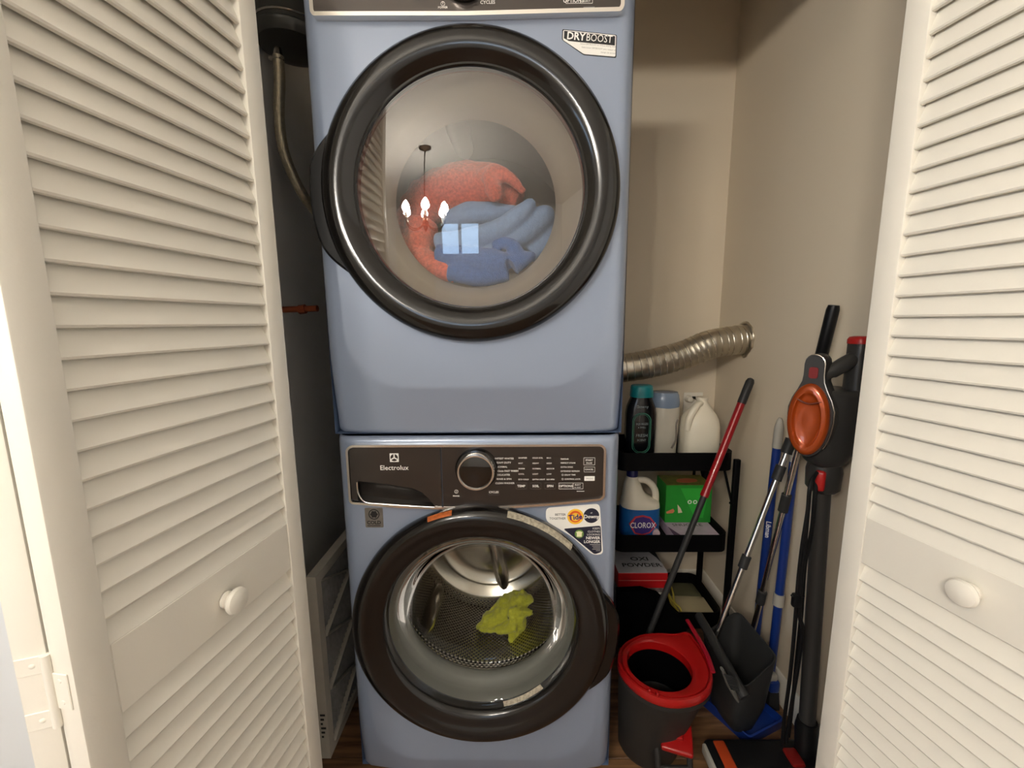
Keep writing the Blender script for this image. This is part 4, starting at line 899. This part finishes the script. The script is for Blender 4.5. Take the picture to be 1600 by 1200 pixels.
# ------------------------------------------------------------------ mops, brooms, dust pans
def lerp(a, b, t): return a+(b-a)*t
mA = PY(1020, 975, .30); mB_ = PY(1174, 591, .445); mC = mA+(mA-mB_)*0.22
mo = thing('spray_mop', 'red and grey mop leaning on the front of the cart', 'mop', (mC.x, mC.y, 0))
def seg(a, b, t0, t1): return [lerp(a, b, t0), lerp(a, b, t1)]
obj('upper_pole', MB().tube(seg(mA, mB_, 0.525, 0.90), 0.0125, 18), M_redpole, mo)
obj('grip', MB().tube([lerp(mA, mB_, t) for t in (0.895, 0.90, 0.985, 0.996, 1.0)], [0.0125, 0.0135, 0.0135, 0.010, 0.004], 18), M_greyplastic, mo)
obj('lower_pole', MB().tube(seg(mA, mB_, -0.20, 0.53), 0.0098, 16), M_greyplastic, mo)
obj('pole_collar', MB().tube(seg(mA, mB_, 0.515, 0.535), 0.0135, 18), M_redpole, mo)
hd = [PY(966, 926, .36), PY(1004, 924, .37), PY(1030, 932, .37), PY(1076, 976, .36), PY(1066, 1004, .30), PY(966, 1012, .30)]
mb = MB().loft([[p+Vector((0, 0.03, 0)) for p in hd], [p for p in hd]]); obj('mop_pad', mb, mat('black_mop_fabric', (5, 5, 6), 0.9, spec=0.03, bump=(300, 0.4, 0.002)), mo, recalc=True)
# bucket
bk = thing('mop_bucket', 'dark grey mop bucket with a red rim and red foot pedal', 'bucket', (0.49, 0.09, 0))
ZR = 0.300
outl = [PZ(u, v, ZR) for u, v in ((964, 1036), (966, 1014), (980, 1000), (1002, 990), (1030, 988), (1056, 990), (1070, 986), (1079, 988), (1096, 1010), (1109, 1034), (1115, 1056), (1112, 1074), (1098, 1088), (1075, 1095), (1046, 1096), (1016, 1087), (992, 1072), (974, 1054))]
op = rpoly([(p.x, p.y) for p in outl], 0.02, 3)
hc = PZ(1031, 1038, ZR); hl = PZ(981, 1036, ZR); hr = PZ(1082, 1044, ZR); hb = PZ(1028, 1001, ZR); hf = PZ(1034, 1079, ZR)
hcx, hcy = (hl.x+hr.x)/2, (hb.y+hf.y)/2; ha, hb_ = (hr.x-hl.x)/2, (hb.y-hf.y)/2
ocx = sum(p[0] for p in op)/len(op); ocy = sum(p[1] for p in op)/len(op)
def ring_xy(kx, z, inset=0.0):
    return [(ocx+(p[0]-ocx)*kx, ocy+(p[1]-ocy)*kx, z) for p in op]
inner = []
for p in op:
    a = math.atan2((p[1]-hcy)/hb_, (p[0]-hcx)/ha); inner.append((hcx+ha*math.cos(a), hcy+hb_*math.sin(a)))
bcx, bcy = 0.482, 0.128
def low(k, z, t):                                           # outer wall: narrows and draws back towards the floor
    return [((ocx+(p[0]-ocx)*k)*(1-t)+(bcx+(p[0]-ocx)*k)*t, (ocy+(p[1]-ocy)*k)*(1-t)+(bcy+(p[1]-ocy)*k)*t, z) for p in op]
obj('pail', MB().loft([low(.64, 0.0, 1), low(.68, 0.012, 1), low(.76, .10, .75), low(.88, .20, .35), low(.955, .262, .05), low(.985, .264, 0), low(.985, .276, 0), low(.90, .276, 0)], True, False), M_darkgrey, bk, smooth=40, recalc=True)
rim = obj('rim', MB().loft([ring_xy(.985, .277), ring_xy(1.0, .282), ring_xy(1.005, .292), ring_xy(.985, .300), ring_xy(.945, .301), ring_xy(.93, .293), ring_xy(.915, .293), ring_xy(.90, .300), [(lerp(q[0], p[0], .15), lerp(q[1], p[1], .15), .300) for p, q in zip(op, inner)], [(*q, .296) for q in inner], [(*q, .27) for q in inner]], False, False), M_red, bk, smooth=40, recalc=True)
obj('wringer_basket', MB().loft([[(*q, .272) for q in inner]]+[[(hcx+(q[0]-hcx)*k, hcy+(q[1]-hcy)*k, z) for q in inner] for k, z in ((.97, .2), (.93, .17), (.85, .165), (.3, .16))], False, True), mat('black_basket_plastic', (6, 6, 7), 0.3, spec=0.15), bk, smooth=40, recalc=True)
obj('carry_handle', MB().tube(smooth_path([PZ(1074, 969, .312), PZ(1083, 984, .312), PZ(1095, 1004, .310), PZ(1106, 1026, .307), PZ(1114, 1050, .302)], 6), 0.0065, 10, True, 0.7), mat('crimson_handle', (150, 16, 36), 0.35), bk)
lg = PZ(1022, 1082, .292)
for i in range(2):
    p = PZ(1014+13*i, 1079+6*i, .303); obj('rim_clip', MB().rbox((p.x-.003, p.y-.006, .296), (p.x+.003, p.y+.006, .310), 0.002, 1), M_red, bk)
# pedal frame
pA, pB = PZ(1020, 1140, .125), PZ(1082, 1172, .095)
ped = obj('pedal', MB().rbox((-.040, -.038, -.008), (.040, .040, .008), 0.006, 3, Matrix.Translation((0.520, 0.036, .120)) @ Matrix.Rotation(R(-18), 4, 'Z') @ Matrix.Rotation(R(12), 4, 'X')), M_red, bk)
obj('pedal_step', MB().rbox((-.016, -.012, 0), (.016, .010, .010), 0.004, 2, Matrix.Translation((0.520, 0.036, .127)) @ Matrix.Rotation(R(-18), 4, 'Z') @ Matrix.Rotation(R(12), 4, 'X')), M_red, ped)
for s in (-1, 1):
    obj('pedal_arm', MB().tube(smooth_path([(0.512+s*.040, 0.075, .135), (0.510+s*.043, 0.035, .095), (0.508+s*.042, 0.012, .05), (0.506+s*.040, 0.0, .008)], 6), 0.008, 10), M_darkgrey, bk)
obj('pedal_pin', MB().tube([(0.468, 0.062, .130), (0.486, 0.060, .131)], 0.006, 10), M_steel, bk)
obj('pedal_bar', MB().tube([(0.467, 0.012, .055), (0.55, 0.012, .055)], 0.006, 10), M_darkgrey, bk)
# blue floor tray
bt_ = thing('blue_dustpan', 'flat blue dustpan on the floor beneath the grey scoop', 'dustpan', (0.77, 0.22, 0))
q = [(0.640, 0.330), (0.765, 0.112), (0.905, 0.170), (0.800, 0.390)]
q1 = rpoly(q, 0.012, 3); cxq = sum(p[0] for p in q1)/len(q1); cyq = sum(p[1] for p in q1)/len(q1)
def qk(k, z): return [(cxq+(p[0]-cxq)*k, cyq+(p[1]-cyq)*k, z) for p in q1]
obj('pan', MB().loft([qk(.97, 0.0), qk(1, .032), qk(.965, .034), qk(.93, .008)]), M_bluepole, bt_, recalc=True)
obj('grip', MB().rbox((0.71, 0.355, 0.006), (0.735, 0.43, 0.03), 0.006, 2), M_bluepole, bt_)
# grey upright scoop with chrome pole
us = thing('upright_dustpan', 'charcoal upright dustpan scoop with a chrome telescopic handle', 'dustpan', (0.755, 0.2, 0.012))
def ring_s(pts, z): return [(*p, z) for p in pts]
bot_s = rpoly([(0.716, 0.232), (0.742, 0.148), (0.792, 0.160), (0.772, 0.246)], 0.02, 4)
mid_s = rpoly([(0.690, 0.258), (0.712, 0.095), (0.815, 0.118), (0.800, 0.285)], 0.03, 4)
top_s = rpoly([(0.678, 0.270), (0.700, 0.060), (0.822, 0.100), (0.812, 0.300)], 0.03, 4)
cs_ = (0.752, 0.18)
def ins_s(pts, k): return [(cs_[0]+(p[0]-cs_[0])*k, cs_[1]+(p[1]-cs_[1])*k) for p in pts]
top_r = [(*p, .245+.055*sstep(0.70, 0.82, p[0])) for p in top_s]
top_i = [(*p, .243+.055*sstep(0.70, 0.82, p[0])) for p in ins_s(top_s, .95)]
obj('scoop', MB().loft([ring_s(bot_s, .012), ring_s([tuple(Vector(a)*.6+Vector(b)*.4) for a, b in zip(bot_s, mid_s)], .03), ring_s(mid_s, .12), top_r, top_i, ring_s(ins_s(mid_s, .94), .125), ring_s(ins_s(bot_s, .8), .04)]), M_greyplastic, us, smooth=40, recalc=True)
pAl = PZ(1118, 996, .25); pAh = PX(1237, 686, .925); ext = (pAh-pAl)*0.10
sw = obj('lip_bar', MB().tube(smooth_path([PZ(1092, 962, .27), PZ(1108, 990, .265), PZ(1130, 1030, .262), PZ(1150, 1066, .258), PZ(1164, 1090, .245)], 6), 0.014, 12), M_greyplastic, us)
obj('oval_pad', MB().tube([PY(1128, 1045, .055), PY(1140, 1070, .055), PY(1152, 1094, .06)], [0.008, 0.017, 0.008], 14, True, 0.5), mat('pad_grey', (96, 94, 88), 0.6), us)
for i in range(9):
    t = i/8; a_ = PY(1139+10*t, 1056+22*t, .036); obj('comb_tooth', MB().tube([a_+Vector((-.012, 0, .003)), a_+Vector((.012, 0.004, -.006))], 0.0022, 6), M_greyplastic, us)
obj('handle_pole', MB().tube([pAl-(pAh-pAl)*0.03, pAh+ext], 0.0085, 16), M_chrome, us)
obj('handle_socket', MB().tube([pAl-(pAh-pAl)*0.08, pAl-(pAh-pAl)*0.01], [0.016, 0.012], 14), M_greyplastic, us)
for t0, t1, r_ in ((0.36, 0.42, .0135), (0.80, 0.87, .0145), (0.93, 1.0, .0165)):
    obj('pole_collar', MB().tube(seg(pAl, pAh, t0, t1), r_, 16), M_greyplastic, us)
# chrome broom with black foam grip
qh = PX(1303, 477, .925); ql = Vector((0.890, 0.352, 0.13))
cb_ = thing('chrome_broom', 'chrome broom with a black foam grip, standing tallest at the wall', 'broom', (ql.x, ql.y, 0))
obj('pole', MB().tube([ql, lerp(ql, qh, 0.98)], 0.0085, 16), M_chrome, cb_)
obj('grip', MB().tube([lerp(ql, qh, t) for t in (0.865, 0.87, 0.99, 1.0)], [0.0125, 0.0150, 0.0150, 0.0125], 18), M_blackplastic, cb_)
for t0, t1 in ((0.155, 0.195), (0.46, 0.51)):
    obj('pole_collar', MB().tube(seg(ql, qh, t0, t1), 0.0135, 16), M_greyplastic, cb_)
obj('broom_head', MB().rbox((-.020, -.040, -.015), (.020, .055, .03), 0.008, 3, Matrix.Translation((0.888, 0.36, 0.105))), M_greyplastic, cb_)
obj('bristles', MB().loft([[(0.888+sx*.017, 0.368+sy*.044, .092) for sx, sy in ((-1, -1), (1, -1), (1, 1), (-1, 1))], [(0.888+sx*.020, 0.368+sy*.050, .036) for sx, sy in ((-1, -1), (1, -1), (1, 1), (-1, 1))]]), mat('black_bristle', (22, 22, 24), 0.8, bump=(500, 0.6, 0.003)), cb_, recalc=True)
# two blue poles
def blue_pole(label, top, botm, r, tip_len, band=None, text=False):
    t = thing('blue_pole' if text else 'blue_mop', label, 'pole' if text else 'mop', (botm.x, botm.y, 0))
    L = (top-botm).length; f = 1-tip_len/L
    obj('pole', MB().tube([botm, lerp(botm, top, f)], r, 18), M_bluepole, t)
    obj('tip', MB().tube([lerp(botm, top, x) for x in (f-.01, f+.002, 1-(1-f)*.35, 1-(1-f)*.1, 1)], [r*1.05, r*1.12, r*1.05, r*.7, r*.35], 18), M_lightgrey, t)
    if band: obj('grey_band', MB().tube(seg(botm, top, *band), r*1.25, 18), M_lightgrey, t)
    if text:
        obj('foot_cap', MB().tube([botm+Vector((0, 0, -.006)), botm+Vector((0, 0, .03))], r*1.1, 16), M_lightgrey, t); return t
    obj('head', MB().rbox((-.02, -.036, -.012), (.012, .036, .03), 0.008, 3, Matrix.Translation((botm.x, botm.y, botm.z))), M_bluepole, t)
    obj('head_clamp', MB().rbox((-.024, -.030, .024), (.006, .030, .048), 0.006, 2, Matrix.Translation((botm.x, botm.y, botm.z))), M_lightgrey, t)
    obj('bristles', MB().loft([[(botm.x-.004+sx*.014, botm.y+sy*.033, botm.z-.010) for sx, sy in ((-1, -1), (1, -1), (1, 1), (-1, 1))], [(botm.x-.004+sx*.018, botm.y+sy*.038, .001) for sx, sy in ((-1, -1), (1, -1), (1, 1), (-1, 1))]]), MATS['black_bristle'], t, recalc=True)
    return t
t1b, b1b = PX(1219, 653, .930), PX(1184, 1010, .928); t2b, b2b = PX(1243, 700, .932), PX(1200, 1030, .930)
bp1 = blue_pole('blue printed pole with a long grey tip, farthest along the right wall', t1b, Vector((.926, b1b.y+.015, .0071)), 0.0125, 0.09, text=True)
lg_ = PX(1203, 832, .917)
ax_ = (t1b-b1b).normalized(); toc = (CAM-lg_); toc = (toc-ax_*toc.dot(ax_)).normalized(); sx_ = ax_.cross(toc)
pc_ = Vector((.926, b1b.y+.015, .0071)); tt_ = (lg_.z-pc_.z)/(t1b.z-pc_.z); pc_ = lerp(pc_, t1b, tt_)+toc*0.0131
mlib = Matrix(((-ax_.x, sx_.x*-1, toc.x, pc_.x), (-ax_.y, sx_.y*-1, toc.y, pc_.y), (-ax_.z, sx_.z*-1, toc.z, pc_.z), (0, 0, 0, 1)))
if mlib.to_3x3().determinant() < 0: mlib = Matrix(((-ax_.x, sx_.x, toc.x, pc_.x), (-ax_.y, sx_.y, toc.y, pc_.y), (-ax_.z, sx_.z, toc.z, pc_.z), (0, 0, 0, 1)))
obj('pole_lettering', text_mb('Libman', 0.020, 0, 0, 0, m=mlib, bold=0.01), M_white, bp1, smooth=0)
blue_pole('blue mop handle with a pale grey band, between the chrome broom and the vacuum', t2b, Vector((.912, b2b.y-.045, .07)), 0.0125, 0.035, band=(0.345, 0.395))

# ------------------------------------------------------------------ stick vacuum
vc = thing('stick_vacuum', 'graphite upright stick vacuum with a metallic orange oval', 'vacuum', (0.86, 0.06, 0))
nv = Vector((-0.80, -0.60, 0)).normalized(); sv = Vector((-nv.y, nv.x, 0)); sv = sv if sv.x > 0 else -sv      # disc normal, sideways axis
cd = PY(1264, 655, .045); cd.z -= 0.0
def D(s, n_, z): return cd+sv*s+nv*n_+Vector((0, 0, z))
def oval(a, b, n_, cz=0.0, cs=0.0, N=40, egg=0.0): return [D(cs+a*math.cos(t)*(1+egg*math.sin(t)), n_, cz+b*math.sin(t)) for t in [2*math.pi*i/N for i in range(N)]]
W_, H_ = 0.043, 0.088
obj('orange_cover', MB().loft([oval(W_*.98, H_*.98, -.004), oval(W_, H_, .006), oval(W_*.97, H_*.97, .014), oval(W_*.86, H_*.88, .019), oval(W_*.70, H_*.76, .019), oval(W_*.64, H_*.70, .013), oval(W_*.56, H_*.62, .010), oval(W_*.2, H_*.2, .012)]), M_copperorange, vc, smooth=50, recalc=True)
notch = MB().tube(smooth_path([D(-.026, .017, .050), D(0, .018, .040), D(.028, .017, .048)], 5), 0.0022, 8)
obj('cover_groove', notch, mat('dark_orange_groove', (92, 34, 14), 0.4), vc)
tear = []
for i in range(48):
    t = 2*math.pi*i/48; s, c = math.sin(t), math.cos(t)
    if s >= 0: hz_ = 0.156*(1-(1-s)**1.25) if s < 1 else 0.156; wz = W_*1.12*(1-sstep(0.02, 0.105, hz_))+0.021*sstep(0.02, 0.105, hz_); wz *= math.sqrt(max(0, 1-max(0, (hz_-0.135)/0.021)**2)); tear.append((wz*(1 if c > 0 else -1), hz_))
    else: tear.append((W_*1.10*c, H_*1.06*s))
obj('face_plate', MB().loft([[D(p, -.045, q_) for p, q_ in tear], [D(p, -.004, q_) for p, q_ in tear], [D(p*.94, .001, q_*.98) for p, q_ in tear]]), M_vac, vc, smooth=40, recalc=True)
obj('red_inset', MB().loft([[D(p[0], -.002, p[1]) for p in rrect(-.010, .098, .010, .126, .006, 4)], [D(p[0], .003, p[1]) for p in rrect(-.009, .099, .009, .125, .005, 4)]]), mat('dark_red_lens', (120, 22, 20), 0.3), vc, recalc=True)
obj('edge_trim', MB().tube([D(p*.99, -.001, q_*.99) for p, q_ in [tear[i % 48] for i in list(range(-6, 15))]], 0.0016, 6), M_steel, vc)
# motor housing behind the plate
ctr = cd+Vector((0.072, 0.035, 0))
obj('motor_housing', MB().loft([sup(ctr.x, ctr.y, a, b, cd.z+z, 2.8) for a, b, z in ((.030, .030, -.125), (.040, .038, -.115), (.058, .050, -.085), (.064, .056, -.03), (.064, .056, .055), (.058, .052, .066), (.050, .046, .069))]), M_vac, vc, smooth=50)
post = PY(1338, 590, .06)
obj('handle_post', MB().loft([sup(post.x, post.y, a, b, z, 2.6) for a, b, z in ((.022, .026, cd.z+.05), (.021, .025, cd.z+.08), (.021, .024, 1.150), (.021, .024, 1.180), (.019, .022, 1.183))]), M_vac, vc, smooth=50)
obj('red_cap', MB().loft([sup(post.x-.001, post.y, a, b, z, 2.6) for a, b, z in ((.0215, .0245, 1.176), (.0215, .0245, 1.186), (.018, .021, 1.192), (.010, .012, 1.194))]), mat('vacuum_red', (168, 30, 28), 0.35), vc, smooth=50)
g0, g1 = D(.008, -.018, .098), Vector((post.x, post.y, 1.148))
obj('grip_handle', MB().tube([g0, lerp(g0, g1, .25), lerp(g0, g1, .30), lerp(g0, g1, .6), lerp(g0, g1, .9), g1], [.0135, .0135, .0165, .0175, .0165, .015], 18), M_vac, vc, smooth=50)
nk = Vector((ctr.x+.004, ctr.y, cd.z-.12)); ft = PZ(1263, 1150, .11)
obj('neck', MB().loft([sup(nk.x, nk.y, a, b, z, 2.6) for a, b, z in ((.026, .026, nk.z-.075), (.034, .034, nk.z-.065), (.036, .036, nk.z-.02), (.030, .030, nk.z+.012))]), M_vac, vc, smooth=50)
lt_ = PY(1279, 752, .035); lt_.z = nk.z-.038
obj('red_latch', MB().rbox((-.011, -.010, -.026), (.011, .010, .026), 0.007, 3, Matrix.Translation((nk.x-.027, nk.y-.026, lt_.z)) @ Matrix.Rotation(R(-40), 4, 'Z')), MATS['vacuum_red'], vc)
tb0 = Vector((nk.x, nk.y, nk.z-.06)); tb1 = Vector((ft.x, 0.06, 0.12))
obj('tube', MB().tube([tb0, tb1], 0.0195, 24), M_vac, vc)
obj('lower_joint', MB().tube([tb1+Vector((0, 0, .03)), tb1+Vector((0, 0, .005)), tb1+Vector((0, -.005, -.06)), tb1+Vector((-.005, -.012, -.075))], [.024, .028, .026, .02], 18), M_blackplastic, vc)
hd_ = obj('floor_head', MB().rbox((0.618, 0.000, 0.004), (0.925, 0.095, 0.058), 0.016, 4), M_blackplastic, vc)
obj('orange_bumper', MB().rbox((0.640, -0.002, 0.016), (0.676, 0.085, 0.061), 0.008, 3), mat('rust_orange_plastic', (170, 62, 26), 0.45), vc)
obj('pale_edge', MB().rbox((0.612, 0.0, 0.022), (0.626, 0.082, 0.052), 0.005, 2), M_lightgrey, vc)
obj('red_button', MB().rbox((0.822, 0.012, 0.050), (0.858, 0.060, 0.066), 0.006, 2), MATS['dark_red_lens'], vc)
def cp(u, v, y): return PY(u, v, y)
cord1 = smooth_path([cp(1276, 738, .05), cp(1266, 760, .03), cp(1262, 800, .03), cp(1254, 850, .03), cp(1248, 900, .035), cp(1244, 950, .04), cp(1240, 1000, .04), cp(1234, 1060, .05), cp(1226, 1120, .06), cp(1222, 1165, .06)], 6)
cord2 = smooth_path([cp(1276, 745, .06), cp(1273, 780, .045), cp(1268, 830, .045), cp(1258, 880, .045), cp(1254, 930, .045), cp(1252, 960, .045), cp(1248, 1000, .05), cp(1240, 1080, .055), cp(1232, 1150, .06)], 6)
cord3 = smooth_path([cp(1262, 800, .03), cp(1256, 870, .03), cp(1249, 955, .035), cp(1254, 985, .035), cp(1247, 1040, .04), cp(1237, 1100, .05), cp(1228, 1160, .06)], 6)
cdn = obj('cord', MB().tube(cord1, 0.0048, 10), M_blackplastic, vc)
obj('cord_loop', MB().tube(cord2, 0.0048, 10), M_blackplastic, cdn)
obj('cord_loop', MB().tube(cord3, 0.0048, 10), M_blackplastic, cdn)
ck = cp(1245, 938, .035)
obj('cord_clip', MB().rbox((-.011, -.006, -.018), (.011, .008, .018), 0.004, 2, Matrix.Translation(ck)).join(MB().rbox((-.016, -.004, .010), (.018, .004, .015), 0.002, 1, Matrix.Translation(ck))), M_blackplastic, cdn)
